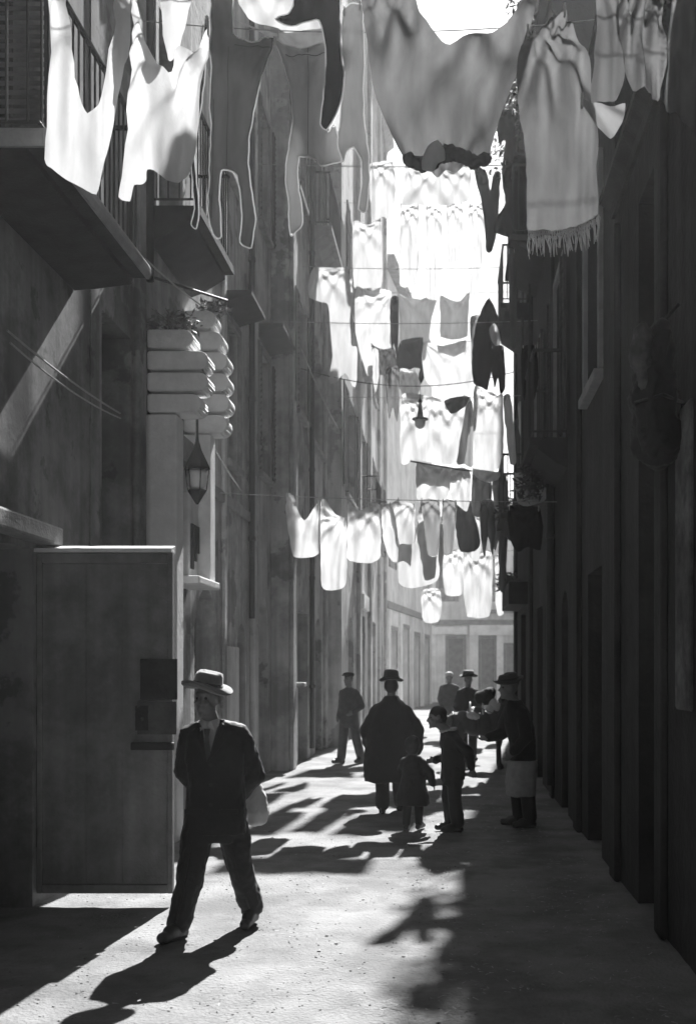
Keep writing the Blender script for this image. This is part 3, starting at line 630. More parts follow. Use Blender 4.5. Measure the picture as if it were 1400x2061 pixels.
def cloth(name, label, cat, Y, mat, ring, pins=None, puff=0.0, fold=0.03, freq=9.0, hem=None, hemr=0.006, group='laundry hung across the alley', step=None, yaw=0.0, parent=None, dy=0.0, gather=(), seams=(), seam_mat='cloth_hem'):
    """one hanging cloth: outline given in photo pixels at depth Y, real size; folds fan out from the pins; puff > 0 makes a two-layered garment"""
    ring2 = [Vector((P(u, v, Y).x, P(u, v, Y).z)) for u, v in ring]
    cx = sum(p.x for p in ring2)/len(ring2); top = max(p.y for p in ring2)
    loc = [Vector((p.x - cx, p.y - top)) for p in ring2]
    per = sum((loc[i] - loc[i-1]).length for i in range(len(loc)))
    poly = smooth_ring(loc, 5)
    xs = [p.x for p in poly]; zs = [p.y for p in poly]
    area = (max(xs)-min(xs))*(max(zs)-min(zs)); st = step or max(0.016, min(0.05, math.sqrt(area/1500)))
    pts = list(poly); ed = [(i, (i+1) % len(poly)) for i in range(len(poly))]
    ring_np = np.array([(q.x, q.y) for q in poly])
    rr = random.Random(label); cand = []; row = 0; y = min(zs)
    while y < max(zs):
        x = min(xs) + (row % 2)*st*.5
        while x < max(xs):
            cand.append((x + rr.uniform(-.1, .1)*st, y + rr.uniform(-.1, .1)*st)); x += st
        y += st*.87; row += 1
    cd_, ci_ = ring_dist(np.array(cand), ring_np)
    inner = [Vector(c) for c, dd, ii in zip(cand, cd_, ci_) if ii and dd > st*.45]
    r = delaunay_2d_cdt(pts + inner, ed, [list(range(len(poly)))], 1, 1e-5)
    V, F = r[0], r[2]
    pin = [Vector(((P(u, v, Y).x - cx), P(u, v, Y).z - top)) for u, v in (pins or [])]
    fan = pin + [Vector(((P(u, v, Y).x - cx), P(u, v, Y).z - top)) for u, v in gather]
    ph = [rr.uniform(0, 6.28) for _ in range(8)]; off = rr.uniform(0, 50)
    W = max(xs) - min(xs)
    def disp(p):
        d = 0.0
        for i, q in enumerate(fan):
            a = math.atan2(p.x - q.x, abs(p.y - q.y) + .05); rad = (p - q).length
            d += fold*math.sin(a*freq*1.3 + ph[i % 8])*min(1, rad/.25)*math.exp(-rad/1.1)
        k = .36*freq/max(W, .3)
        w = noise.noise(Vector((p.x*k*1.4 + off, p.y*.7, off)))
        d += fold*1.3*w*min(1.0, .35 - p.y*1.2) + fold*.5*noise.noise(Vector((p.x*k*2.4 + off, p.y*1.6, off + 9)))
        return d
    dist = ring_dist(np.array([(p[0], p[1]) for p in V]), ring_np)[0]
    m = MB(); D = [disp(Vector(p)) for p in V]
    if puff > 0:
        sh = [puff*(1 - math.exp(-dd/(puff*.8 + .01))) for dd in dist]
        m.add([(p[0], d + s, p[1]) for p, d, s in zip(V, D, sh)], F)
        m.add([(p[0], d - s*.8 - (.0005 if s > 1e-4 else 0), p[1]) for p, d, s in zip(V, D, sh)], [tuple(reversed(f)) for f in F])
        me = m.mesh(name); bm = bmesh.new(); bm.from_mesh(me); bmesh.ops.remove_doubles(bm, verts=bm.verts, dist=1e-5); bm.to_mesh(me); bm.free()
    else:
        m.add([(p[0], d, p[1]) for p, d in zip(V, D)], F); me = m.mesh(name)
    o = link_mesh(name, me, mat, parent, True); o.location = (cx, Y + dy, top); o.rotation_euler = (0, 0, yaw)
    if parent is None: tag(o, label, cat, group)
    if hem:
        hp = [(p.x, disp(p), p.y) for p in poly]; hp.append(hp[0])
        MB().tube(hp, hemr, 5, False).build('hem', hem, o, True)  # pale tube along the outline stands in for rim light
    for sm_ in seams:
        sp = []
        for (u0, v0), (u1, v1) in zip(sm_, sm_[1:]):
            for k_ in range(9): sp.append(Vector((P(u0 + (u1-u0)*k_/8, v0 + (v1-v0)*k_/8, Y).x - cx, P(u0, v0 + (v1-v0)*k_/8, Y).z - top)))
        for sg in ((-1,) if puff == 0 else (-1,)):
            MB().tube([(q.x, disp(q) - .006 - (puff*.8 if puff else 0), q.y) for q in sp], .0035, 4).build('seam', seam_mat, o, True)
    for q in pin:
        if parent is None:
            MB().box(q.x - .006, q.x + .006, disp(q) - .016, disp(q) + .016, q.y - .05, q.y + .03).build('clothes_peg', 'straw', o)
    return o

LD = []
def C(*a, **k): LD.append(cloth(*a, **k)); return LD[-1]
# front row, left
C('drawers', 'white drawers hung by both legs in a deep V beside the balcony, farthest left', 'laundry', 6.3, 'cloth_white', [(95,-70),(98,200),(88,318),(110,344),(150,370),(192,388),(205,330),(222,268),(246,180),(263,60),(262,-70),(240,-70),(238,55),(215,140),(174,226),(152,155),(134,10),(124,-70)], [(110,-70),(252,-70)], 0, .05, 12)
C('shirt', 'bright white shirt with sagging neckline hung next to the white drawers', 'laundry', 6.5, 'cloth_white', [(262,-60),(276,-30),(300,100),(335,138),(365,102),(395,85),(421,58),(412,150),(404,210),(390,300),(372,352),(340,358),(302,350),(298,370),(272,374),(264,408),(241,400),(250,345),(258,190),(264,60)], [(268,-60),(421,58)], 0, .06, 13)
C('pillowcase', 'small white pillowcase draped behind the bright white shirt', 'laundry', 6.8, 'cloth_white', [(322,-60),(395,-60),(375,40),(352,110),(338,120),(328,40)], [(325,-60),(392,-60)], 0, .02)
C('long_johns', 'dark grey long johns with bright seams, two legs dangling', 'laundry', 10.3, 'cloth_grey', [(425,-50),(466,-50),(470,70),(500,84),(535,76),(553,80),(535,130),(517,200),(503,270),(500,330),(508,400),(513,440),(505,497),(482,485),(486,430),(478,355),(445,342),(441,400),(445,475),(428,470),(418,420),(421,340),(424,250),(424,60)], [(430,-50),(462,-50),(552,82)], 0.04, .035, 9, hem='cloth_hem', hemr=.008, seams=[[(474,96),(548,98)],[(462,100),(460,220),(458,338)],[(430,200),(430,330),(426,440)]], seam_mat='cloth_mid')  # bright edges are rim light put into the hem colour
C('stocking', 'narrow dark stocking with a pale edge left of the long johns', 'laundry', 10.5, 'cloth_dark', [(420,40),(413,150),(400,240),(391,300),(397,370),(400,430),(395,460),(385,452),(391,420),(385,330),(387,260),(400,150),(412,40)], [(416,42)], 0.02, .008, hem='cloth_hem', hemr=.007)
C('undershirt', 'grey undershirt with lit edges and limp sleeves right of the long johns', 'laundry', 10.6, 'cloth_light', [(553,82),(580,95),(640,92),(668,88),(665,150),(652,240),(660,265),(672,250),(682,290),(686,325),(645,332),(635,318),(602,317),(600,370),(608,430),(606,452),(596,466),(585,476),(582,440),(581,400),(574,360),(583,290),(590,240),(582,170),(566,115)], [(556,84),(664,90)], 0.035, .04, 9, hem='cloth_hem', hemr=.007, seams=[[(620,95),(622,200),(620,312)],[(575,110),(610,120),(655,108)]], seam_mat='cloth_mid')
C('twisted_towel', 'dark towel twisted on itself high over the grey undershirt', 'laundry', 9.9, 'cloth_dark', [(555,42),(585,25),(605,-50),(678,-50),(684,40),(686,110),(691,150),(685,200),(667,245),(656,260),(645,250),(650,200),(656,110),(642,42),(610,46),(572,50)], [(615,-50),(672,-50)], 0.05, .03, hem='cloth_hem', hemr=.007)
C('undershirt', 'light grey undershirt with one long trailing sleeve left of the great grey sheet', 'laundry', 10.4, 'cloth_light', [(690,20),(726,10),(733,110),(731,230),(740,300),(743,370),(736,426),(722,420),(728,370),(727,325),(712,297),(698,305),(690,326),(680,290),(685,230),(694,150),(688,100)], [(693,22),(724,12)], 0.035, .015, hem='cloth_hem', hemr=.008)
C('towel', 'white towel strip strung behind the undershirts near the top', 'laundry', 11.1, 'cloth_white', [(472,40),(560,68),(690,50),(728,55),(728,92),(690,88),(600,100),(560,84)], [(560,68),(690,50)], 0, .02)
C('bed_sheet', 'pale sheet hung high behind the twisted dark towel', 'laundry', 11.5, 'cloth_light', [(470,-50),(600,-50),(620,20),(690,10),(690,250),(655,255),(600,90),(560,60),(500,40)], [(475,-50),(595,-50)], 0, .03)
C('bed_sheet', 'great grey sheet sagging wide open below the sky gap, at top centre', 'laundry', 7.6, 'cloth_mid', [(722,-70),(728,0),(738,80),(752,180),(778,250),(800,300),(822,325),(860,342),(890,350),(925,338),(955,332),(980,325),(995,265),(1012,220),(1032,180),(1055,100),(1072,40),(1092,-70),(1070,-70),(1045,10),(1020,40),(970,68),(905,79),(868,62),(845,30),(832,-10),(822,-70)], [(728,-70),(815,-70),(1075,-70),(1090,-70)], 0, .07, 12, gather=[(885,420)])
m = MB()
gs = LD[-1]
for i in range(26):
    t = i/25; p = P(825 + 152*t, 322 + 10*math.sin(t*9) - 8*t, 7.52) - gs.location
    m.sphere(p, (.05, .05 + .03*random.random(), .022 + .03*random.random()), 10, 6)
m.blob('bunched_hem', 'cloth_mid', gs, .01, 1, .02, 26)
C('handkerchief', 'crumpled white handkerchief caught in the bunched hem of the great grey sheet', 'laundry', 7.38, 'cloth_white', [(862,292),(880,282),(893,300),(895,322),(880,330),(872,345),(850,342),(848,325)], None, .03, .02)
C('shawl', 'grey fringed shawl hanging in one long fold at upper right', 'laundry', 7.0, 'cloth_mid', [(1038,150),(1048,95),(1060,58),(1085,62),(1112,25),(1135,25),(1150,60),(1175,95),(1195,170),(1203,260),(1200,350),(1203,432),(1165,458),(1110,464),(1062,466),(1060,380),(1055,290),(1042,200)], [(1062,58),(1114,25),(1134,25)], 0, .055, 12)
shawl = LD[-1]; m = MB()
for i in range(64):
    t = i/63; u = 1062 + 140*t; v = 464 - 4*t - 30*t**4; p = P(u, v, 7.0) - shawl.location; p.y = noise.noise(Vector((u*.05, 0, 0)))*.03
    L = random.uniform(.1, .19); sw = random.uniform(-.02, .02)
    q = Vector((p.x + sw, p.y + random.uniform(-.015, .015), p.z - L*.5)); m.tube([p, q, (q.x + random.uniform(-.015, .02), q.y, p.z - L)], [.0035, .004, .0025], 4)
    if i % 2: m.tube([p, (p.x + .018, p.y, p.z - .03), (p.x + .009, p.y, p.z - .06), (p.x - .009, p.y, p.z - .03), p], .0022, 4)
o = m.build('fringe', 'cloth_light', shawl); o['kind'] = 'stuff'
C('blanket', 'grey blanket bulging into a rounded pouch right of the fringed shawl', 'laundry', 5.9, 'cloth_mid', [(1198,-70),(1238,-70),(1246,60),(1254,150),(1250,178),(1238,206),(1212,213),(1190,200),(1192,150),(1200,60)], [(1202,-70),(1234,-70)], 0, .05, 9)
C('blanket', 'heavy draped blanket swagging out of the frame at top right', 'laundry', 5.9, 'cloth_mid', [(1338,-70),(1440,-70),(1440,300),(1396,262),(1352,238),(1322,212),(1340,120),(1345,20)], [(1342,-70),(1396,-70)], 0, .09, 14)
C('apron', 'small grey apron showing under the swagging blanket at right', 'laundry', 6.2, 'cloth_grey', [(1168,198),(1220,214),(1258,208),(1250,250),(1228,278),(1205,262),(1190,240)], [(1170,199)], 0, .02)
C('blanket', 'grey pleated blanket hanging in thick folds right of the grey pouch', 'laundry', 5.9, 'cloth_mid', [(1246,-70),(1330,-70),(1335,60),(1345,130),(1330,185),(1300,200),(1268,196),(1252,120)], [(1250,-70),(1290,-70),(1328,-70)], 0, .08, 16)
# middle distance, left of the sky
C('night_shirt', 'tall hazy pale night shirt with one spread sleeve, left of the sky gap', 'laundry', 20.0, 'cloth_light', [(632,540),(700,540),(705,580),(706,690),(718,700),(716,775),(708,775),(695,752),(675,770),(664,770),(668,700),(660,614),(640,606),(622,598),(620,572)], [(636,540),(698,540)], 0, .05)
C('towel', 'grey towel above the bright white sheet left of the sky gap', 'laundry', 25.2, 'cloth_light', [(710,448),(738,452),(766,448),(770,540),(766,578),(738,580),(712,576)], [(712,450),(764,450)], 0, .04)
C('bed_sheet', 'bright white sheet with a ragged lower edge left of the sky gap', 'laundry', 24.9, 'cloth_white', [(716,578),(740,584),(775,583),(790,593),(786,650),(783,690),(791,698),(770,703),(753,697),(746,692),(750,740),(740,756),(722,702),(714,660)], [(718,579),(788,592)], 0, .05)
C('rag', 'limp dark rag dangling under the bright white sheet', 'laundry', 25.1, 'cloth_dark', [(762,700),(792,700),(797,740),(787,790),(779,814),(774,770),(768,745)], [(765,701),(790,701)], 0, .03)
C('rag', 'thin pale rag strip beside the limp dark rag', 'laundry', 25.5, 'cloth_light', [(748,705),(760,705),(762,760),(755,790),(750,760)], [(753,705)], 0, .02)
C('towel', 'pale narrow towel between the hazy night shirt and the grey towel', 'laundry', 22.5, 'cloth_light', [(690,560),(708,562),(710,640),(706,690),(692,684)], [(692,560),(706,562)], 0, .03)
C('shirt', 'faint grey shirt hung high left of the sky gap under the trailing sleeve', 'laundry', 23.0, 'cloth_light', [(745,330),(790,326),(796,380),(786,440),(770,436),(752,442),(744,390)], [(748,330),(788,327)], 0, .05)
C('stocking', 'grey stocking pair dangling left of the black bodice', 'laundry', 23.0, 'cloth_mid', [(786,600),(800,598),(802,660),(798,720),(792,690),(788,712),(784,650)], [(788,600),(798,599)], .02, .02)
C('rag', 'tattered grey rag low left of the broad white skirt', 'laundry', 22.0, 'cloth_mid', [(776,740),(800,738),(804,800),(798,850),(790,820),(782,846),(778,790)], [(779,740),(798,739)], 0, .04)
# against the sky
C('undershirt', 'grey undershirt pegged right of the white chemise', 'laundry', 22.6, 'cloth_grey', [(946,640),(968,636),(972,690),(968,742),(950,746),(947,700)], [(948,640),(966,637)], 0, .04)
C('rag', 'white ragged strip right of the black waistcoat', 'laundry', 18.0, 'cloth_white', [(1012,800),(1026,796),(1034,860),(1038,930),(1026,934),(1018,880)], [(1014,800),(1024,797)], 0, .03)
C('rag', 'white ragged strip by the right balcony poles', 'laundry', 17.6, 'cloth_white', [(1042,812),(1054,810),(1058,850),(1052,884),(1044,870)], [(1044,812),(1052,811)], 0, .03)
C('trousers', 'grey trousers low beside the right wall, end of the low row', 'laundry', 20.2, 'cloth_grey', [(966,1010),(992,1008),(996,1070),(990,1120),(982,1080),(974,1122),(966,1070)], [(968,1010),(990,1009)], .03, .03)
C('towel', 'light towel between the dark vest and the long grey trousers', 'laundry', 21.9, 'cloth_light', [(944,1040),(966,1040),(968,1100),(962,1128),(946,1122)], [(946,1040),(964,1040)], 0, .04)
C('petticoat', 'pale petticoat hung highest in the bright sky gap under the great grey sheet', 'laundry', 21.9, 'cloth_light', [(816,330),(850,336),(890,338),(945,328),(946,372),(940,404),(900,411),(855,413),(810,411),(813,370)], [(818,331),(880,338),(944,329)], 0, .05)
C('bloomers', 'light grey bloomer leg, left of the matching pair against the sky', 'laundry', 30.3, 'cloth_light', [(800,592),(818,600),(845,602),(881,590),(868,640),(860,690),(835,694),(806,690),(804,640)], [(801,593),(880,591)], .05, .04)
C('bloomers', 'light grey bloomer leg, right of the matching pair against the sky', 'laundry', 30.3, 'cloth_light', [(884,594),(904,603),(925,605),(944,590),(941,640),(940,676),(922,683),(886,678),(886,640)], [(885,595),(943,591)], .05, .04)
C('bodice', 'small black bodice with one trailing ribbon, left edge of the sky gap', 'laundry', 29.2, 'cloth_black', [(804,690),(815,683),(850,680),(848,720),(853,760),(845,774),(841,760),(844,742),(832,741),(815,749),(794,746),(797,720)], [(806,690),(848,681)], .03, .02)
C('chemise', 'wide white chemise with a scalloped lower edge under the light grey bloomers', 'laundry', 29.6, 'cloth_white', [(850,690),(890,696),(946,685),(951,740),(948,780),(936,799),(905,796),(886,786),(870,783),(852,756)], [(852,691),(944,686)], 0, .05)
C('bed_sheet', 'bright white sheet leftmost in the upper sky gap', 'laundry', 24.2, 'cloth_white', [(805,412),(822,416),(842,411),(843,480),(838,572),(820,578),(803,570),(803,480)], [(807,412),(840,412)], 0, .07, 10)  # this and the next three added, gapped so sun pools dapple the ground
C('bed_sheet', 'long white sheet second from left in the upper sky gap', 'laundry', 24.6, 'cloth_white', [(857,414),(872,418),(888,412),(889,520),(886,596),(872,604),(856,596),(857,520)], [(859,414),(886,413)], 0, .06, 10)
C('pillowcase', 'short white pillowcase third from left in the upper sky gap', 'laundry', 24.4, 'cloth_white', [(899,408),(914,411),(930,406),(931,470),(928,522),(912,528),(899,520)], [(901,408),(928,407)], 0, .05, 10)
C('bed_sheet', 'bright white sheet rightmost in the upper sky gap beside the black rags', 'laundry', 24.8, 'cloth_white', [(943,412),(957,414),(972,408),(974,480),(964,560),(955,596),(944,588),(941,500)], [(945,412),(970,409)], 0, .06, 10)
C('night_shirt', 'narrow white night shirt low behind the black bodice', 'laundry', 27.2, 'cloth_white', [(806,742),(835,748),(846,775),(842,800),(826,796),(812,800),(800,770)], [(808,743),(834,748)], 0, .05)
C('skirt', 'broad white skirt behind the hanging street lamp', 'laundry', 21.2, 'cloth_white', [(806,800),(835,792),(872,800),(900,806),(945,800),(948,830),(930,932),(880,933),(835,926),(808,932)], [(808,800),(870,800),(944,801)], 0, .06, 12)
C('scarf', 'grey wedge of cloth between two white cloths above the slanting pole', 'laundry', 21.0, 'cloth_grey', [(936,820),(951,812),(952,936),(934,934),(919,930)], [(944,816)], 0, .03)
C('bed_sheet', 'bright white sheet with a jagged top right of the grey wedge', 'laundry', 20.8, 'cloth_white', [(952,792),(960,776),(975,792),(990,788),(1000,796),(1011,794),(1013,870),(1011,934),(986,951),(965,946),(953,936)], [(954,790),(1010,795)], 0, .05)
C('cap', 'small dark cap pegged above the broad white skirt', 'laundry', 20.9, 'cloth_dark', [(893,808),(912,800),(935,797),(944,801),(934,820),(907,833)], [(934,798)], .05, .02)
pl = P(825, 928, 20.6); pr_ = P(1022, 956, 20.6)
tag(MB().tube([pl, pl.lerp(pr_, .5) + Vector((0, 0, -.03)), pr_], .016, 6).build('laundry_pole', 'iron'), 'dark slanting pole across the alley under the white sheets', 'pole')
C('shirt', 'rounded white shirt tail hanging under the slanting pole', 'laundry', 20.6, 'cloth_white', [(838,932),(872,936),(906,942),(904,985),(896,1008),(872,1021),(850,1016),(838,1000)], [(840,933),(904,941)], 0, .05)
C('shirt', 'narrow white shirt at the middle of the slanting pole', 'laundry', 20.7, 'cloth_white', [(907,943),(944,947),(946,1000),(939,1029),(925,1021),(906,1002)], [(909,943),(942,947)], 0, .04)
C('napkin', 'white napkin flap folded over the right end of the slanting pole', 'laundry', 20.5, 'cloth_white', [(950,944),(1005,951),(1001,965),(980,971),(956,959)], [(952,945),(1003,951)], 0, .02)
C('vest', 'grey vest under the folded napkin on the slanting pole', 'laundry', 20.9, 'cloth_grey', [(950,950),(986,955),(989,1040),(977,1036),(960,1041),(949,1030)], [(952,951),(984,955)], .04, .03)
C('trousers', 'long grey trousers at the right end of the slanting pole', 'laundry', 21.0, 'cloth_grey', [(990,955),(1019,957),(1021,1060),(1017,1188),(1003,1182),(1003,1090),(996,1110),(991,1090),(992,1020)], [(991,955),(1018,957)], .05, .03)
C('vest', 'darker grey vest hanging low behind the narrow white shirt', 'laundry', 21.6, 'cloth_mid', [(914,1012),(946,1010),(966,1088),(955,1110),(926,1109),(917,1070)], [(916,1012),(945,1010)], .04, .03)
C('bed_sheet', 'pale sheet glowing at the far end above the shop fascia', 'laundry', 27.0, 'cloth_light', [(935,1118),(988,1112),(990,1180),(984,1240),(940,1240),(932,1180)], [(937,1118),(986,1112)], 0, .06)
C('towel', 'pale towel low at the far end, left of the glowing sheet', 'laundry', 30.0, 'cloth_white', [(892,1108),(930,1110),(932,1160),(928,1196),(908,1200),(893,1190)], [(894,1108),(928,1110)], 0, .06)  # this and the two below added as bright cloth for the far haze glow
C('towel', 'narrow white towel low at the far end beside the right wall', 'laundry', 28.5, 'cloth_white', [(996,1120),(1018,1122),(1016,1190),(1012,1236),(998,1232)], [(998,1120),(1016,1122)], 0, .05)
C('shirt', 'pale shirt low at the far end under the brilliant white drawers', 'laundry', 31.0, 'cloth_light', [(848,1190),(884,1186),(888,1230),(880,1252),(852,1250)], [(850,1190),(882,1187)], 0, .05)
# lower row from the left wall
C('apron', 'white apron with a deep V top, leftmost in the low white row', 'laundry', 14.0, 'cloth_white', [(577,992),(592,1000),(600,1030),(612,1047),(630,1026),(641,1010),(644,1060),(642,1113),(620,1123),(590,1119),(582,1080),(576,1040)], [(579,993),(640,1011)], 0, .04)
C('nightgown', 'long white nightgown, second in the low white row', 'laundry', 14.1, 'cloth_white', [(645,1012),(656,1006),(674,1035),(696,1046),(698,1100),(697,1160),(693,1181),(670,1189),(647,1181),(644,1100)], [(648,1011),(694,1045)], 0, .04)
C('shirt', 'square white shirt in the middle of the low white row', 'laundry', 14.0, 'cloth_white', [(699,1011),(710,1020),(724,1026),(738,1021),(743,1013),(767,1018),(767,1080),(764,1122),(745,1133),(712,1131),(699,1120)], [(700,1012),(743,1014),(766,1018)], 0, .04)
C('stocking', 'white stocking pair tapering down beside the square white shirt', 'laundry', 14.1, 'cloth_white', [(768,1018),(786,1016),(796,1045),(802,1100),(799,1131),(788,1129),(778,1111),(770,1080)], [(769,1018),(785,1016)], 0, .03)
C('napkin', 'white napkin peaked on the low line over a shaded fold', 'laundry', 14.2, 'cloth_light', [(786,1018),(801,1005),(833,1018),(834,1060),(832,1094),(805,1098),(796,1060)], [(801,1006),(832,1018)], 0, .03)
C('drawers', 'brilliant white drawers with long waist strings, lowest in the low white row', 'laundry', 13.9, 'cloth_white', [(802,1098),(834,1092),(842,1030),(848,1018),(855,1080),(861,1117),(882,1117),(884,1060),(889,1044),(892,1118),(886,1150),(878,1170),(850,1180),(826,1184),(803,1173)], [(847,1020),(888,1046)], 0, .03)
C('towel', 'grey towel framed by the strings of the brilliant white drawers', 'laundry', 14.3, 'cloth_grey', [(846,1006),(884,1010),(884,1070),(880,1117),(861,1116),(855,1080),(848,1040)], [(848,1007),(882,1010)], 0, .03)
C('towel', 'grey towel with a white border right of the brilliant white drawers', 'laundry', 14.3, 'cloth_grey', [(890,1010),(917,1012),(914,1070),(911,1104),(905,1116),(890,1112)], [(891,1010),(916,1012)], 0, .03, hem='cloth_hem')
# rags along the right wall
C('coat', 'black coat hung against the sky beside the fringed shawl', 'laundry', 16.6, 'cloth_black', [(1012,325),(1056,320),(1062,480),(1046,475),(1030,478),(994,470),(999,440),(1016,410),(1010,370)], [(1016,325),(1052,321)], .08, .04)
C('trousers', 'ragged dark trousers dangling right of the bright sky gap', 'laundry', 17.2, 'cloth_dark', [(953,338),(976,340),(986,380),(992,350),(1006,350),(1003,420),(1002,450),(990,505),(978,506),(974,450),(966,400)], [(956,339),(1004,351)], .04, .04)
C('waistcoat', 'black waistcoat low at the right edge of the sky gap', 'laundry', 17.4, 'cloth_black', [(984,600),(1001,640),(994,720),(986,760),(980,786),(970,781),(952,770),(949,720),(955,660),(970,620)], [(984,602)], .05, .03)
C('stocking', 'black stocking pair hanging by the right wall under a white scrap', 'laundry', 17.0, 'cloth_black', [(988,700),(1012,698),(1016,780),(1006,792),(1001,760),(995,781),(988,745)], [(990,700),(1010,699)], .03, .02)
C('rag', 'white scrap of cloth pegged above the black stockings', 'laundry', 16.9, 'cloth_white', [(984,662),(994,650),(1004,668),(1006,692),(996,696),(988,685)], [(994,652)], 0, .02)
C('rag', 'dark knotted rag at the top of the right wall beside the shawl', 'laundry', 16.4, 'cloth_dark', [(1000,228),(1032,224),(1036,300),(1030,326),(1013,320),(1016,280),(1003,290)], [(1004,228),(1030,225)], .05, .03)
C('rag', 'grey ribbon of cloth hanging down the right wall below the black coat', 'laundry', 16.2, 'cloth_mid', [(1022,505),(1036,505),(1040,620),(1036,700),(1026,700),(1024,600)], [(1024,505),(1034,505)], .02, .02)
C('cloth', 'grey cloth slung over the front of the right balcony', 'laundry', 14.6, 'cloth_light', [(1034,956),(1068,950),(1104,948),(1108,985),(1092,1010),(1062,1018),(1040,1011)], [(1036,956),(1102,949)], 0, .04)
C('cloth', 'ragged black cloth hanging below the right balcony rail', 'laundry', 15.8, 'cloth_black', [(1022,1020),(1050,1016),(1085,1022),(1092,1060),(1086,1108),(1060,1100),(1042,1112),(1026,1090)], [(1024,1020),(1083,1022)], 0, .05)
C('trousers', 'dark trousers hung high near the right wall above the balcony poles', 'laundry', 14.2, 'cloth_black', [(1050,700),(1078,698),(1082,760),(1074,806),(1064,770),(1054,808),(1048,760)], [(1052,700),(1076,699)], .04, .03)

# lines the laundry hangs from, wall to wall
GL = 'clotheslines across the alley'
def line(Y, v, label, xl=None, sag=.12, v2=None, r=.005):
    xl = xl if xl is not None else (XL if Y < 18.5 else X3 if Y < 24 else X4)
    a = P(VPX, v, Y); b = P(VPX, v2 if v2 is not None else v, Y)
    wire('clothesline', label, (xl + .01, Y, a.z), (XR - .01 if Y < 23 else 1.9, Y, b.z), sag, r, 'rope', 'clothesline', GL)
line(10.4, 40, 'clothesline carrying the long johns and the undershirts')
line(20.1, 536, 'clothesline carrying the tall hazy night shirt', sag=.05)
line(25.4, 585, 'clothesline carrying the bright white sheet left of the sky', sag=.05)
line(21.9, 330, 'clothesline carrying the highest pale petticoat', sag=.05)
line(30.3, 588, 'clothesline carrying the light grey bloomers', sag=.05)
line(29.4, 684, 'clothesline carrying the black bodice and the white chemise', sag=.05)
line(21.1, 796, 'clothesline carrying the broad white skirt', sag=.05)
line(14.1, 992, 'clothesline carrying the low white row', sag=.03, v2=1010)
line(17.0, 330, 'clothesline carrying the ragged dark trousers by the right wall', sag=.05)
line(17.2, 645, 'clothesline carrying the black waistcoat by the right wall', sag=.05)
line(24.4, 408, 'clothesline carrying the two big bright sheets', sag=.03)
line(29.5, 1108, 'far clothesline carrying the pale towels over the shop fascia', sag=.03)
for i, (Y, t) in enumerate(((6.4, 'clothesline above the frame carrying the white drawers'), (5.9, 'clothesline above the frame carrying the top right blankets'), (7.6, 'clothesline above the frame carrying the great grey sheet'), (6.9, 'clothesline above the frame carrying the fringed shawl'))):
    line(Y, -72, t, sag=0.0)
# ------------------------------------------------------------------ people
def hand(m, wrist, dirv, side, palm, s=1.0, curl=0.5):
    """palm and five bent fingers; dirv along the fingers, side towards the thumb, palm = palm normal"""
    w = Vector(wrist); d = Vector(dirv).normalized(); t = Vector(side); t = (t - d*t.dot(d)).normalized(); n = d.cross(t); n = n if n.dot(Vector(palm)) > 0 else -n
    c = w + d*.05*s; M = Matrix((t, n, d)).transposed()
    m.sphere(c, (.042*s, .017*s, .055*s), 10, 8, M)
    for i, L in enumerate((.072, .082, .076, .06)):
        b = w + d*.09*s + t*(.03 - .02*i)*s; r = .0095*s
        k1 = b + (d*math.cos(curl*.5) + n*math.sin(curl*.5))*L*.5*s; k2 = k1 + (d*math.cos(curl*1.3) + n*math.sin(curl*1.3))*L*.5*s
        m.chain((b - d*.02*s, r), (k1, r*.95), (k2, r*.8))
    b = w + d*.03*s + t*.03*s; k = b + (t*.6 + d*.75 + n*.25).normalized()*.045*s
    m.chain((b, .012*s), (k, .011*s), (k + (d*.85 + t*.2 + n*.35).normalized()*.03*s, .009*s))
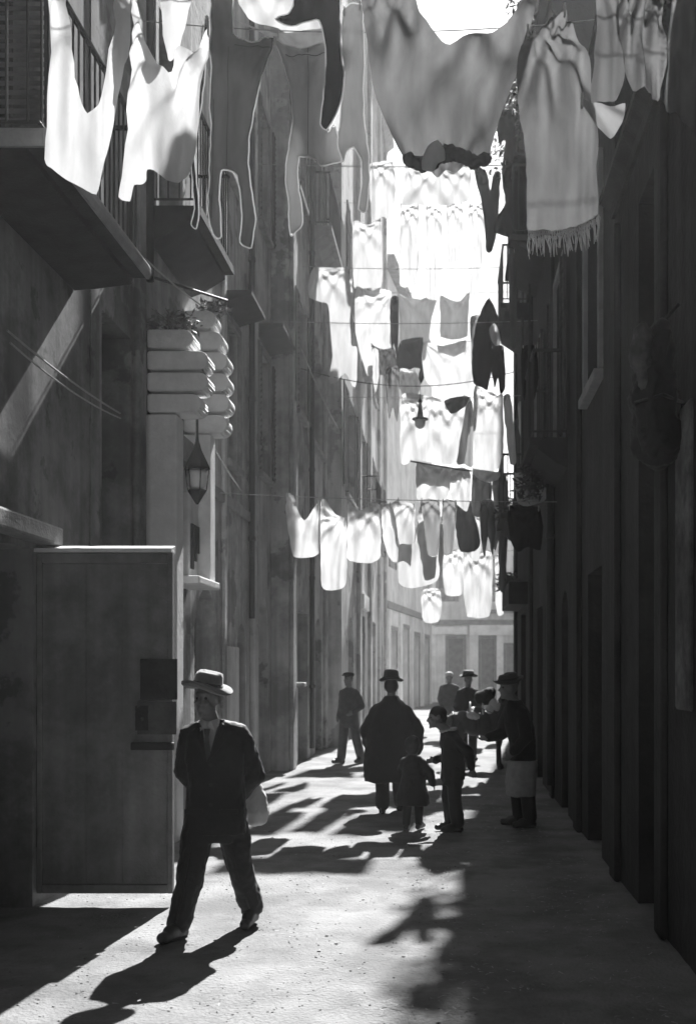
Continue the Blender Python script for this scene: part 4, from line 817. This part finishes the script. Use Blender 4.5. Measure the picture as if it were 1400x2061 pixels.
def person(name, label, loc, yaw, J, S=1.0, vox=.012, hands=True, group='people in the alley', skin='skin', hd=(0, -1, 0)):
    """J: joints in metres, figure facing -y. Returns root and the body"""
    root = tag(empty(name, (loc[0], loc[1], 0), yaw), label, 'person', group)
    m = MB(); H = Vector(J['head']); f = Vector(hd).normalized(); lat = Vector((-f.y, f.x, 0)); up = Vector((0, 0, 1)); M = Matrix((lat, f, up)).transposed()
    k = J.get('hs', 1.0)
    at = lambda a, b, c: H + (lat*a + f*b + up*c)*k
    m.sphere(at(0, -.012, .025), (.074*k, .094*k, .09*k), 16, 12, M)
    m.sphere(at(0, .022, -.05), (.056*k, .066*k, .07*k), 14, 10, M)
    m.cone(at(0, .084, .015), .010*k, at(0, .105, -.022), .015*k); m.sphere(at(0, .07, .038), (.055*k, .022*k, .012*k), 10, 6, M)
    m.sphere(at(0, .082, -.056), (.024*k, .012*k, .01*k), 10, 6, M); m.sphere(at(0, .07, -.1), (.024*k, .02*k, .018*k), 10, 6, M)
    for s in (-1, 1): m.sphere(at(s*.076, -.012, -.005), (.012*k, .024*k, .034*k), 8, 8, M); m.sphere(at(s*.04, .07, -.02), (.018*k, .016*k, .015*k), 8, 6, M)
    nb = Vector(J['neck']); m.chain((H + Vector((0, .01, -.07))*k, .05*k), (nb, .056*k))
    sl, sr = Vector(J['sL']), Vector(J['sR']); ch = (sl + sr)/2; hl, hr = Vector(J['hL']), Vector(J['hR']); hp = (hl + hr)/2
    w = (sr - sl).length/2
    m.loft([(hp.z - .06*S, hp.x, hp.y, .14*S, .095*S), (hp.z + .08*S, hp.x, hp.y, .14*S, .1*S), ((hp.z + ch.z)/2, (hp.x + ch.x)/2, (hp.y + ch.y)/2, .125*S, .09*S), (ch.z - .14*S, ch.x, ch.y, .14*S, .095*S), (ch.z - .04*S, ch.x, ch.y, w*.66, .07*S), (ch.z + .03*S, ch.x, ch.y, .06*S, .05*S)])
    for s in 'LR':
        sj = Vector(J['s'+s]); sj = sj + (nb - sj)*.2; sj.z = J['s'+s][2] - .06*S
        m.chain((sj, .044*S), (J['e'+s], .038*S), (J['w'+s], .028*S))
        if hands:
            e, wv = Vector(J['e'+s]), Vector(J['w'+s]); d = Vector(J.get('d'+s, (wv - e)))
            hand(m, wv, d, J.get('t'+s, (0, -1, 0)), J.get('p'+s, (1 if s == 'L' else -1, 0, 0)), S*J.get('hand', 1.0), J.get('curl', .6))
        m.chain((J['h'+s], .085*S), (J['k'+s], .056*S), (J['a'+s], .038*S)); m.chain((J['a'+s], .038*S), (J['t_'+s], .03*S))
    m.blob('body', skin, root, vox, 2)
    for s in (-1, 1): MB().sphere(at(s*.031, .071, .008), .0095*k, 10, 8).build('eye', 'eye', root, True)
    return root
def hatpart(root, c, tilt, crown_r, crown_h, brim_r, mat, bandmat='felt_dark', pinch=.02, sx=1.0, sy=1.15, curl=.02):
    """felt hat: dented crown, ribbon, curled brim"""
    h = MB(); seg = 28; prof = [(brim_r, curl), (brim_r*.98, curl - .006), (brim_r*.8, -.002), (crown_r*1.03, 0), (crown_r*1.0, crown_h*.3), (crown_r*.93, crown_h*.75), (crown_r*.84, crown_h*.95), (crown_r*.55, crown_h), (crown_r*.2, crown_h - pinch), (.001, crown_h - pinch*1.3)]
    h.lathe(prof, (0, 0, 0), seg, sx, sy)
    h.lathe([(crown_r*.98, -.004), (brim_r*.8, -.012), (brim_r*.985, curl - .012)], (0, 0, 0), seg, sx, sy)
    for i, v in enumerate(h.v):
        a = math.atan2(v[1], v[0]); r = math.hypot(v[0], v[1])
        z = v[2] + (.018*math.cos(2*a)*(-1) * max(0, (r - crown_r)/(brim_r - crown_r)) if r > crown_r else 0)
        if v[2] > crown_h*.6 and v[1] < 0: z -= .012
        h.v[i] = (v[0], v[1], z)
    o = h.build('hat', mat, root, True); o.location = c; o.rotation_euler = tilt
    b = MB().lathe([(crown_r*1.06, .004), (crown_r*1.05, .042), (crown_r*1.0, .044)], (0, 0, 0), seg, sx, sy).build('hat_band', bandmat, o, True)
    return o
def capsleeve(m, J, s, r0, r1, r2, short=0.0):
    """sloping shoulder and sleeve"""
    a, e, w = Vector(J['s'+s]), Vector(J['e'+s]), Vector(J['w'+s]); w = w.lerp(e, short); nk = Vector(J['neck'])
    b = a + (nk - a)*.14; b.z = a.z - r0*.45
    m.chain((Vector((nk.x + (a.x - nk.x)*.25, nk.y, a.z + (nk.z - a.z)*.35)), r0*.72), (b, r0*.86)); m.chain((b, r0*.86), (b.lerp(e, .4), r0*.9), (e, r1), (w, r2))
def shoe(root, J, s, S=1.0, mat='leather'):
    a, t = Vector(J['a'+s]), Vector(J['t_'+s]); d = Vector((t.x - a.x, t.y - a.y, 0)); d = d.normalized()
    m = MB(); heel = Vector((a.x, a.y, a.z - .045*S)) - d*.035*S
    m.chain((heel, .038*S), (a - Vector((0, 0, .03*S)), .042*S)); m.cone(heel + Vector((0, 0, .005)), .038*S, t + Vector((0, 0, .005)), .034*S); m.cone(a, .042*S, t.lerp(a, .4) + Vector((0, 0, .01)), .038*S)
    o = m.blob('shoe', mat, root, .009, 2); 
    zmin = min(v.co.z for v in o.data.vertices); fl = max(zmin, min(a.z, t.z) - .035*S)
    for v in o.data.vertices: v.co.z = max(v.co.z, fl)
    return o

# the man in the light hat walking towards us
J = dict(head=(-.045, -.045, 1.545), hs=1.0, neck=(-.03, -.01, 1.40), sL=(-.2, 0, 1.345), sR=(.2, .0, 1.345), eL=(-.225, .07, 1.06), eR=(.238, .11, 1.03), wL=(-.14, .19, .90), wR=(.13, .2, .89), dL=(.8, .2, -.4), dR=(-.8, .2, -.4), tL=(0, .3, 1), tR=(0, .3, 1), pL=(0, 1, 0), pR=(0, 1, 0),
    hL=(-.09, 0, .82), hR=(.09, 0, .82), kL=(-.135, -.13, .43), kR=(.145, .07, .43), aL=(-.20, -.17, .08), aR=(.205, .19, .10), t_L=(-.265, -.34, .035), t_R=(.19, .02, .035))
man = person('person', 'man in a dark suit and light brimmed hat striding towards the viewer', (-1.555, 7.2), 0, J, 1.0, .008, hd=(-.35, -1, 0))
m = MB()
m.loft([(.655, .0, .01, .214, .145), (.72, 0, .01, .21, .145), (.86, 0, .01, .196, .138), (1.0, 0, .01, .182, .128), (1.15, 0, .0, .195, .13), (1.26, 0, 0, .205, .125), (1.325, -.005, 0, .19, .11), (1.37, -.015, 0, .12, .085), (1.405, -.025, .01, .075, .07)])
for s in 'LR':
    capsleeve(m, J, s, .078, .069, .055, .05)
jk = m.blob('jacket', 'suit', man, .010, 2, .011, 15)
for v in jk.data.vertices:       # open V of the jacket front
    p = v.co
    if p.y < -.02 and p.z > 1.16 and abs(p.x + .02) < (p.z - 1.16)*.34: p.y += .045
for s in (-1, 1):                # lapels
    f = [(-.02 + s*.005, -.150, 1.14), (-.02 + s*.03, -.150, 1.17), (-.02 + s*.115, -.128, 1.285), (-.02 + s*.09, -.125, 1.30), (-.02 + s*.105, -.105, 1.335), (-.02 + s*.075, -.06, 1.395), (-.02 + s*.05, -.09, 1.36), (-.02 + s*.025, -.135, 1.24)]
    k = MB().add(f, [tuple(range(8))]); k.add([(x, y + .012, z) for x, y, z in f], [tuple(range(7, -1, -1))]).add([], [])
    k.f += [(i, (i+1) % 8, (i+1) % 8 + 8, i + 8) for i in range(8)]
    k.build('lapel', 'suit', jk)
for s in (-1, 1): MB().box(s*.115 - .06, s*.115 + .06, -.137, -.128, .80, .83).build('pocket_flap', 'suit', jk, bevel=.003)
for i in range(3): MB().sphere((.0, -.152 + .006*i, 1.12 - .13*i), (.012, .006, .012)).build('button', 'leather', jk, True)
m = MB().loft([(1.1, -.02, -.04, .08, .055), (1.25, -.02, -.035, .08, .06), (1.36, -.03, -.01, .07, .062), (1.41, -.033, -.005, .062, .06)]); m.blob('shirt', 'shirt', man, .009, 2)
MB().add([(-.055, -.112, 1.355), (-.01, -.112, 1.355), (-.018, -.128, 1.30), (-.002, -.14, 1.2), (-.024, -.146, 1.15), (-.045, -.14, 1.2), (-.042, -.128, 1.30)], [(0, 1, 2, 6), (6, 2, 3, 5), (5, 3, 4)]).build('tie', 'wool_grey', man)
for s in (-1, 1):
    MB().add([(-.033, -.10, 1.372), (-.033 + s*.05, -.09, 1.335), (-.033 + s*.068, -.05, 1.385), (-.033 + s*.06, -.03, 1.42), (-.033 + s*.02, -.085, 1.405)], [(0, 1, 2, 3, 4)]).build('collar', 'shirt', man)
m = MB()
m.loft([(.60, 0, .0, .15, .12), (.7, 0, 0, .185, .135), (.84, 0, 0, .175, .125)])
for s in 'LR':
    h, k, a, t = (Vector(J[x + s]) for x in ('h', 'k', 'a', 't_'))
    m.chain((h + Vector((0, 0, -.03)), .108), (h.lerp(k, .55), .102), (k, .090), (k.lerp(a, .5), .084), (a + Vector((0, 0, .03)), .083))
m.blob('trousers', 'suit', man, .010, 2, .013, 13)
for s in 'LR': shoe(man, J, s, 1.12)
hatpart(man, (-.05, -.04, 1.612), (R(-4), R(11), R(-18)), .093, .125, .162, 'felt', pinch=.035, sy=1.2)
m = MB(); m.sphere((-.045, .0, 1.575), (.079, .088, .075)); m.blob('hair', 'hair', man, .01, 1)
for s in 'LR':
    k, a = Vector(J['k'+s]), Vector(J['a'+s]); h = Vector(J['h'+s])
    MB().tube([h.lerp(k, .5) + Vector((0, -.105, 0)), k + Vector((0, -.094, 0)), k.lerp(a, .5) + Vector((0, -.088, 0)), a + Vector((0, -.085, .03))], .006, 6).build('trouser_crease', 'suit', man, True)
    w, e = Vector(J['w'+s]), Vector(J['e'+s]); c = w.lerp(e, .02); d = (w - e).normalized()
    MB().tube([c - d*.012, c + d*.012], [.05, .05], 12).build('shirt_cuff', 'shirt', man, True)
# white bundle behind his elbow
m = MB().loft([(-.22, 0, 0, .02, .02), (-.2, 0, 0, .09, .08), (-.12, .0, 0, .115, .1), (0, -.01, 0, .1, .085), (.1, -.02, 0, .06, .05), (.17, -.03, 0, .03, .03)])
bd = m.blob('cloth_bundle', 'shirt', None, .012, 2, .012, 14); bd.location = (-1.335, 7.5, .86); bd.scale = (.78, .78, .9)
tag(bd, 'white cloth bundle held behind the back of the striding man', 'bundle')

# the big man in the long overcoat, seen from behind
J = dict(head=(0, -.02, 1.53), hs=1.05, neck=(0, 0, 1.38), sL=(-.2, 0, 1.27), sR=(.2, 0, 1.27), eL=(-.3, -.03, .98), eR=(.3, -.02, .98), wL=(-.3, -.12, .75), wR=(.27, -.2, .80), hL=(-.1, 0, .82), hR=(.1, 0, .82), kL=(-.1, -.05, .45), kR=(.1, .05, .45), aL=(-.1, -.12, .08), aR=(.1, .12, .08), t_L=(-.12, -.3, .035), t_R=(.1, -.05, .035))
om = person('person', 'broad man in a long dark overcoat and hat walking away, seen from behind', (-.715, 13.2), R(180), J, 1.05, .014)
m = MB().loft([(.37, 0, 0, .34, .24), (.5, 0, 0, .335, .235), (.75, 0, 0, .315, .22), (1.0, 0, 0, .285, .2), (1.18, 0, 0, .265, .17), (1.29, 0, 0, .21, .13), (1.36, 0, 0, .11, .1), (1.42, 0, 0, .085, .085)])
for s in 'LR': capsleeve(m, J, s, .105, .1, .082)
m.blob('overcoat', 'wool_dark', om, .018, 4, .02, 7)
m = MB()
for s in 'LR': m.chain((J['h'+s], .11), (J['k'+s], .095), (Vector(J['a'+s]) + Vector((0, 0, .03)), .085))
m.blob('trousers', 'wool_dark', om, .016, 3, .008)
for s in 'LR': shoe(om, J, s, 1.1)
hatpart(om, (0, -.02, 1.605), (R(4), 0, 0), .098, .135, .152, 'felt_dark', 'wool_dark')
m = MB(); m.sphere((0, .01, 1.54), (.088, .1, .1)); m.blob('hair', 'hair', om, .014, 1)

# the little girl in a flared coat beside him
k = .59
J = dict(head=(0, -.01, .925), hs=.86, neck=(0, 0, .80), sL=(-.11, 0, .76), sR=(.11, 0, .76), eL=(-.17, -.03, .62), eR=(.16, -.1, .64), wL=(-.2, -.08, .5), wR=(.1, -.2, .62), hL=(-.06, 0, .46), hR=(.06, 0, .46), kL=(-.06, -.02, .25), kR=(.06, .02, .25), aL=(-.065, 0, .07), aR=(.06, .05, .07), t_L=(-.08, -.12, .03), t_R=(.08, -.08, .03))
gl = person('person', 'small girl in a flared dark coat standing close to the man in the overcoat', (-.40, 11.75), R(165), J, .62, .011)
m = MB().loft([(.27, 0, 0, .185, .16), (.32, 0, 0, .18, .155), (.5, 0, 0, .14, .12), (.62, 0, 0, .115, .095), (.72, 0, 0, .12, .085), (.78, 0, 0, .08, .065), (.81, 0, 0, .055, .055)])
for s in 'LR': capsleeve(m, J, s, .06, .052, .042)
m.blob('coat', 'wool_dark', gl, .012, 3, .012, 12)
m = MB()
for s in 'LR': m.chain((J['k'+s], .052), (J['a'+s], .042))
m.blob('stockings', 'wool_dark', gl, .012, 2)
for s in 'LR': shoe(gl, J, s, .8)
m = MB(); m.sphere((0, .015, .935), (.088, .095, .088)); m.sphere((0, .04, .88), (.08, .06, .07)); m.blob('hair', 'hair', gl, .011, 2, .006, 25)

# the boy in profile
J = dict(head=(0, -.15, 1.235), hs=.95, neck=(0, -.05, 1.10), sL=(-.13, .02, 1.04), sR=(.13, .02, 1.04), eL=(-.17, .03, .84), eR=(.17, .16, .86), wL=(-.13, -.12, .76), wR=(.14, .2, .70), dL=(0, -1, -.1), dR=(0, .35, -1), tL=(0, 0, 1), tR=(0, -1, 0), pL=(1, 0, 0), pR=(-1, 0, 0),
    hL=(-.08, .03, .66), hR=(.08, .03, .66), kL=(-.08, .0, .36), kR=(.08, .03, .36), aL=(-.08, .04, .075), aR=(.085, .06, .075), t_L=(-.09, -.12, .035), t_R=(.09, -.1, .035), hand=.95)
boy = person('person', 'dark-haired boy with a white collar standing in profile, one hand held out', (.0, 11.6), R(-76), J, .8, .009, hd=(0, -1, -.25))
m = MB().loft([(.56, 0, .03, .155, .125), (.7, 0, .03, .15, .125), (.85, 0, .03, .14, .115), (.98, 0, .02, .15, .11), (1.05, 0, 0, .13, .09), (1.09, 0, -.025, .07, .065)])
for s in 'LR': capsleeve(m, J, s, .066, .06, .045)
m.blob('jacket', 'suit', boy, .011, 3, .008, 12)
m = MB().loft([(.5, 0, .03, .14, .11), (.68, 0, .03, .145, .115)])
for s in 'LR': m.chain((J['h'+s], .085), (J['k'+s], .076), (Vector(J['a'+s]) + Vector((0, 0, .03)), .074))
m.blob('trousers', 'suit', boy, .011, 3, .008, 12)
m = MB()
for i in range(14):
    t = 2*math.pi*i/14; m.sphere((.078*math.cos(t), -.02 + .08*math.sin(t), 1.09 + .016*math.sin(t)), (.022, .022, .018), 8, 6)
m.blob('collar', 'shirt', boy, .008, 1)
m = MB(); m.sphere((0, -.13, 1.267), (.08, .097, .085)); m.sphere((0, -.105, 1.23), (.077, .07, .08)); m.blob('hair', 'hair', boy, .009, 1, .005, 30)
for s in 'LR': shoe(boy, J, s, .95)

# the man with the apron in the shade of the right wall
J = dict(head=(0, -.16, 1.53), hs=1.05, neck=(0, -.09, 1.38), sL=(-.2, -.06, 1.29), sR=(.2, -.06, 1.29), eL=(-.25, -.14, 1.02), eR=(.26, -.04, 1.0), wL=(-.16, -.34, .98), wR=(.2, -.16, .85), hL=(-.1, 0, .8), hR=(.1, 0, .8), kL=(-.1, -.03, .43), kR=(.1, .02, .43), aL=(-.1, 0, .08), aR=(.11, .05, .08), t_L=(-.14, -.18, .035), t_R=(.14, -.13, .035))
sm_ = person('person', 'man in dark jacket and pale apron standing in the shade by the right wall', (.80, 12.0), R(-75), J, 1.05, .014)
m = MB().loft([(.66, 0, 0, .2, .14), (.9, 0, 0, .19, .135), (1.1, 0, -.03, .215, .15), (1.24, 0, -.06, .215, .135), (1.32, 0, -.075, .16, .11), (1.4, 0, -.09, .08, .08)])
for s in 'LR': capsleeve(m, J, s, .085, .072, .058)
m.blob('jacket', 'wool_dark', sm_, .014, 3, .01, 9)
m = MB().loft([(.34, 0, -.02, .2, .15), (.5, 0, -.01, .205, .155), (.74, 0, 0, .205, .15)]); m.blob('apron', 'apron', sm_, .014, 2, .014, 9)
m = MB()
for s in 'LR': m.chain((J['h'+s], .095), (J['k'+s], .085), (Vector(J['a'+s]) + Vector((0, 0, .03)), .08))
m.blob('trousers', 'wool_dark', sm_, .014, 3)
for s in 'LR': shoe(sm_, J, s, 1.1)
hatpart(sm_, (0, -.16, 1.60), (R(10), R(4), 0), .1, .10, .15, 'felt_dark', 'wool_dark')

# man in a flat cap by the left wall, and the distant figure with a white headcloth, and the carter behind the animal
def flatcap(root, c, mat='wool_dark'):
    m = MB(); m.sphere((0, .01, .03), (.105, .125, .04)); m.sphere((0, -.09, .012), (.075, .06, .016)); m.sphere((0, .02, .0), (.085, .1, .03))
    o = m.blob('cap', mat, root, .012, 2); o.location = c; return o
J = dict(head=(0, -.02, 1.54), hs=1.0, neck=(0, 0, 1.4), sL=(-.19, 0, 1.33), sR=(.19, 0, 1.33), eL=(-.22, .05, 1.03), eR=(.25, .06, 1.05), wL=(-.17, -.1, .86), wR=(.22, -.14, .95), hL=(-.1, 0, .86), hR=(.1, 0, .86), kL=(-.11, -.04, .46), kR=(.12, .06, .46), aL=(-.12, -.08, .08), aR=(.15, .16, .08), t_L=(-.16, -.26, .035), t_R=(.16, 0, .035))
cm = person('person', 'man in a flat cap and work clothes standing by the left wall', (-1.86, 20.0), R(-35), J, 1.0, .016)
m = MB().loft([(.72, 0, 0, .2, .14), (.95, 0, 0, .185, .13), (1.2, 0, 0, .2, .13), (1.3, 0, 0, .19, .11), (1.4, 0, 0, .07, .07)])
for s in 'LR': capsleeve(m, J, s, .075, .065, .052)
m.blob('jacket', 'wool_grey', cm, .016, 3, .01, 9)
m = MB().loft([(.66, 0, 0, .16, .12), (.86, 0, 0, .17, .12)])
for s in 'LR': m.chain((J['h'+s], .1), (J['k'+s], .088), (Vector(J['a'+s]) + Vector((0, 0, .03)), .085))
m.blob('trousers', 'wool_grey', cm, .016, 3)
for s in 'LR': shoe(cm, J, s, 1.1)
flatcap(cm, (0, -.02, 1.61))
for (loc, yaw, lab, jm, hat) in (((-.02, 25.5), 0, 'distant person with a white headcloth behind the boy', 'wool_grey', 0), ((.34, 20.4), R(20), 'carter with a round dark hat behind the animal', 'wool_dark', 1)):
    d = person('person', lab, loc, yaw, J, 1.0, .02)
    m = MB().loft([(.72, 0, 0, .2, .14), (.95, 0, 0, .19, .13), (1.2, 0, 0, .2, .13), (1.3, 0, 0, .19, .11), (1.4, 0, 0, .07, .07)])
    for s in 'LR': capsleeve(m, J, s, .075, .065, .052)
    m.blob('jacket', jm, d, .02, 3, .01)
    m = MB().loft([(.66, 0, 0, .16, .12), (.86, 0, 0, .17, .12)])
    for s in 'LR': m.chain((J['h'+s], .1), (J['k'+s], .088), (Vector(J['a'+s]) + Vector((0, 0, .03)), .085))
    m.blob('trousers', jm, d, .02, 3)
    for s in 'LR': shoe(d, J, s, 1.1)
    if hat: hatpart(d, (0, -.02, 1.6), (0, 0, 0), .11, .12, .17, 'felt_dark', 'wool_dark')
    else:
        m = MB(); m.sphere((0, 0, 1.60), (.1, .115, .075)); m.sphere((.02, .07, 1.55), (.07, .06, .1)); m.blob('headcloth', 'shirt', d, .016, 1, .008, 20)

# ------------------------------------------------------------------ the mule with its harness
mu = tag(empty('mule', (.5, 18.8, 0), 0), 'dark harnessed mule standing across the alley, head turned to us', 'mule')
mu.scale = (.9, .9, .9)
def leg(m, hx, hy, fore, dx=0):
    """fore leg: elbow, knee, fetlock; hind leg: stifle forward, hock back"""
    if fore: m.chain(((hx, hy, .86), .12), ((hx + .02, hy, .64), .075), ((hx + dx*.5, hy, .38), .045), ((hx + dx*.8, hy, .33), .043), ((hx + dx, hy, .12), .03), ((hx + dx + .02, hy, .06), .042), ((hx + dx + .03, hy, .03), .052))
    else: m.chain(((hx + .03, hy, .85), .14), ((hx + .07, hy, .64), .1), ((hx - .07, hy, .42), .05), ((hx - .06, hy, .36), .042), ((hx - .03, hy, .12), .032), ((hx - .01, hy, .06), .043), ((hx, hy, .03), .053))
m = MB()
for (x, z, ry, rz) in ((-.43, .91, .19, .19), (-.3, .91, .21, .22), (-.1, .87, .225, .235), (.12, .86, .22, .25), (.32, .9, .2, .27), (.45, .95, .15, .22)): m.sphere((x, 0, z), (.2, ry, rz), 16, 12)
leg(m, .38, -.1, True, -.02); leg(m, .36, .1, True, .05); leg(m, -.46, -.11, False); leg(m, -.42, .11, False)
m.chain(((.40, 0, 1.0), .17), ((.54, -.04, 1.2), .135), ((.62, -.07, 1.42), .105), ((.62, -.09, 1.54), .09))
m.chain(((.62, -.1, 1.55), .1), ((.53, -.22, 1.48), .088), ((.43, -.36, 1.36), .06), ((.40, -.40, 1.33), .058))
for s in (-1, 1): m.chain(((.64 + s*.05, -.06, 1.6), .03), ((.67 + s*.08, -.03, 1.68), .032), ((.69 + s*.09, -.02, 1.75), .012))
m.chain(((-.62, 0, 1.0), .04), ((-.7, 0, .85), .03), ((-.72, 0, .5), .045), ((-.72, 0, .42), .02))
m.blob('body', 'hide', mu, .016, 3, .004, 20)
m = MB()
for i in range(14):
    t = i/13; p = Vector((.44, 0.02, 1.17)).lerp(Vector((.66, -.04, 1.63)), t); m.sphere((p.x - .03, p.y + .02, p.z), (.03, .02, .05), 8, 6)
m.blob('mane', 'hair', mu, .012, 1, .012, 30)
def ring_part(name, x, rx, cz, rz, mat, r=.025, a0=0, a1=2*math.pi, lean=0):
    pts = [(x + lean*math.cos(a0 + (a1 - a0)*i/24), rx*math.sin(a0 + (a1 - a0)*i/24), cz + rz*math.cos(a0 + (a1 - a0)*i/24)) for i in range(25)]
    return MB().tube(pts, r, 8).build(name, mat, mu, True)
m = MB(); m.sphere((.1, .02, 1.38), (.2, .2, .15)); m.sphere((.2, .0, 1.46), (.14, .16, .12)); m.blob('pack', 'wool_dark', mu, .016, 2, .02, 12)
ring_part('collar', .44, .22, .98, .3, 'leather', .05, lean=.12)
ring_part('girth', -.02, .24, .88, .26, 'leather', .016); ring_part('breeching', -.5, .24, .9, .2, 'leather', .016)
m = MB().loft([(1.09, -.05, 0, .17, .19), (1.15, -.05, 0, .17, .13), (1.2, -.05, 0, .12, .06)]); m.blob('saddle', 'leather', mu, .014, 2)
for i, x in enumerate((-.17, .07)):
    o = MB().tube([(x, .2*math.sin(t), 1.12 + .17*math.cos(t)) for t in [(-1.9 + 3.8*k/16) for k in range(17)]], .014, 8).build('saddle_hoop', 'white_paint', mu, True)
m = MB(); m.sphere((-.14, -.2, 1.05), (.1, .06, .08)); m.sphere((.2, -.17, 1.16), (.08, .06, .09)); m.sphere((-.05, -.21, 1.02), (.07, .05, .06)); m.blob('white_pad', 'shirt', mu, .012, 2, .012, 18)
m = MB(); m.sphere((.28, -.12, 1.26), (.09, .09, .1)); m.sphere((.34, -.14, 1.2), (.07, .07, .08)); m.blob('feed_bag', 'shirt', mu, .012, 2, .014, 18)
MB().tube([(.47, -.40, 1.42), (.4, -.33, 1.3), (.48, -.24, 1.38), (.56, -.2, 1.6), (.66, -.2, 1.54)], .009, 6).build('bridle', 'leather', mu)
MB().tube([(.42, -.4, 1.3), (.35, -.35, 1.05), (0, -.24, 1.2)], .008, 6).build('rein', 'leather', mu)

# ------------------------------------------------------------------ litter on the shaded side
m = MB(); rr = random.Random(3)
for i in range(2600):
    y = rr.uniform(4.6, 16); x = rr.uniform(-.35, 1.25) if rr.random() < .8 else rr.uniform(-2.6, -.2)
    if noise.noise(Vector((x*1.7, y*1.7, 4))) < .02: continue
    a = rr.uniform(0, 6.28); L = rr.uniform(.01, .05); w = rr.uniform(.002, .007); dx, dy = math.cos(a)*L, math.sin(a)*L; z = .022 + rr.uniform(0, .004)
    m.add([(x, y, z), (x + dx, y + dy, z + rr.uniform(0, .01)), (x + dx - dy*w/L, y + dy + dx*w/L, z + .003), (x - dy*w/L, y + dx*w/L, z + .001)], [(0, 1, 2, 3)])
tag(m.build('straw_litter', 'straw'), 'bits of straw and litter scattered over the paving', 'litter', kind='stuff')

m = MB(); ico = [(0, 0, 1), (.9, 0, .45), (.28, .85, .45), (-.72, .53, .45), (-.72, -.53, .45), (.28, -.85, .45), (0, 0, -.3)]
icf = [(0, 1, 2), (0, 2, 3), (0, 3, 4), (0, 4, 5), (0, 5, 1), (6, 2, 1), (6, 3, 2), (6, 4, 3), (6, 5, 4), (6, 1, 5)]
for i in range(3200):
    y = 4.6 + 11*rr.random()**1.5; x = rr.uniform(-3.0, 1.35)
    if noise.noise(Vector((x*1.1, y*1.1, 9))) < -.05 and rr.random() < .8: continue
    s = rr.uniform(.003, .008) * (1.7 if rr.random() < .05 else 1); a = rr.uniform(0, 6.28); c_, s_ = math.cos(a), math.sin(a)
    h = 0.012 * noise.noise(Vector((x*1.3, y*1.3, 0))) + 0.006 * noise.noise(Vector((x*5, y*5, 3)))
    m.add([(x + (p[0]*c_ - p[1]*s_)*s*1.3, y + (p[0]*s_ + p[1]*c_)*s, h + p[2]*s*.6) for p in ico], icf)
tag(m.build('gravel', 'ground', None, True), 'small loose stones and grit strewn over the paving', 'gravel', kind='stuff')

# ------------------------------------------------------------------ sunlit haze
hz = MB().box(-145, 145, -22, 205, -1.0, 23).build('haze', None); tag(hz, kind='stuff')
hm, n, l = new_mat('haze'); out = n.new('ShaderNodeOutputMaterial'); pv = n.new('ShaderNodeVolumePrincipled')
pv.inputs['Color'].default_value = (.95, .95, .95, 1); pv.inputs['Density'].default_value = 0.0009; pv.inputs['Anisotropy'].default_value = 0.5
l.new(pv.outputs[0], out.inputs['Volume']); hz.data.materials.append(hm)
bpy.data.scenes.remove(shop)
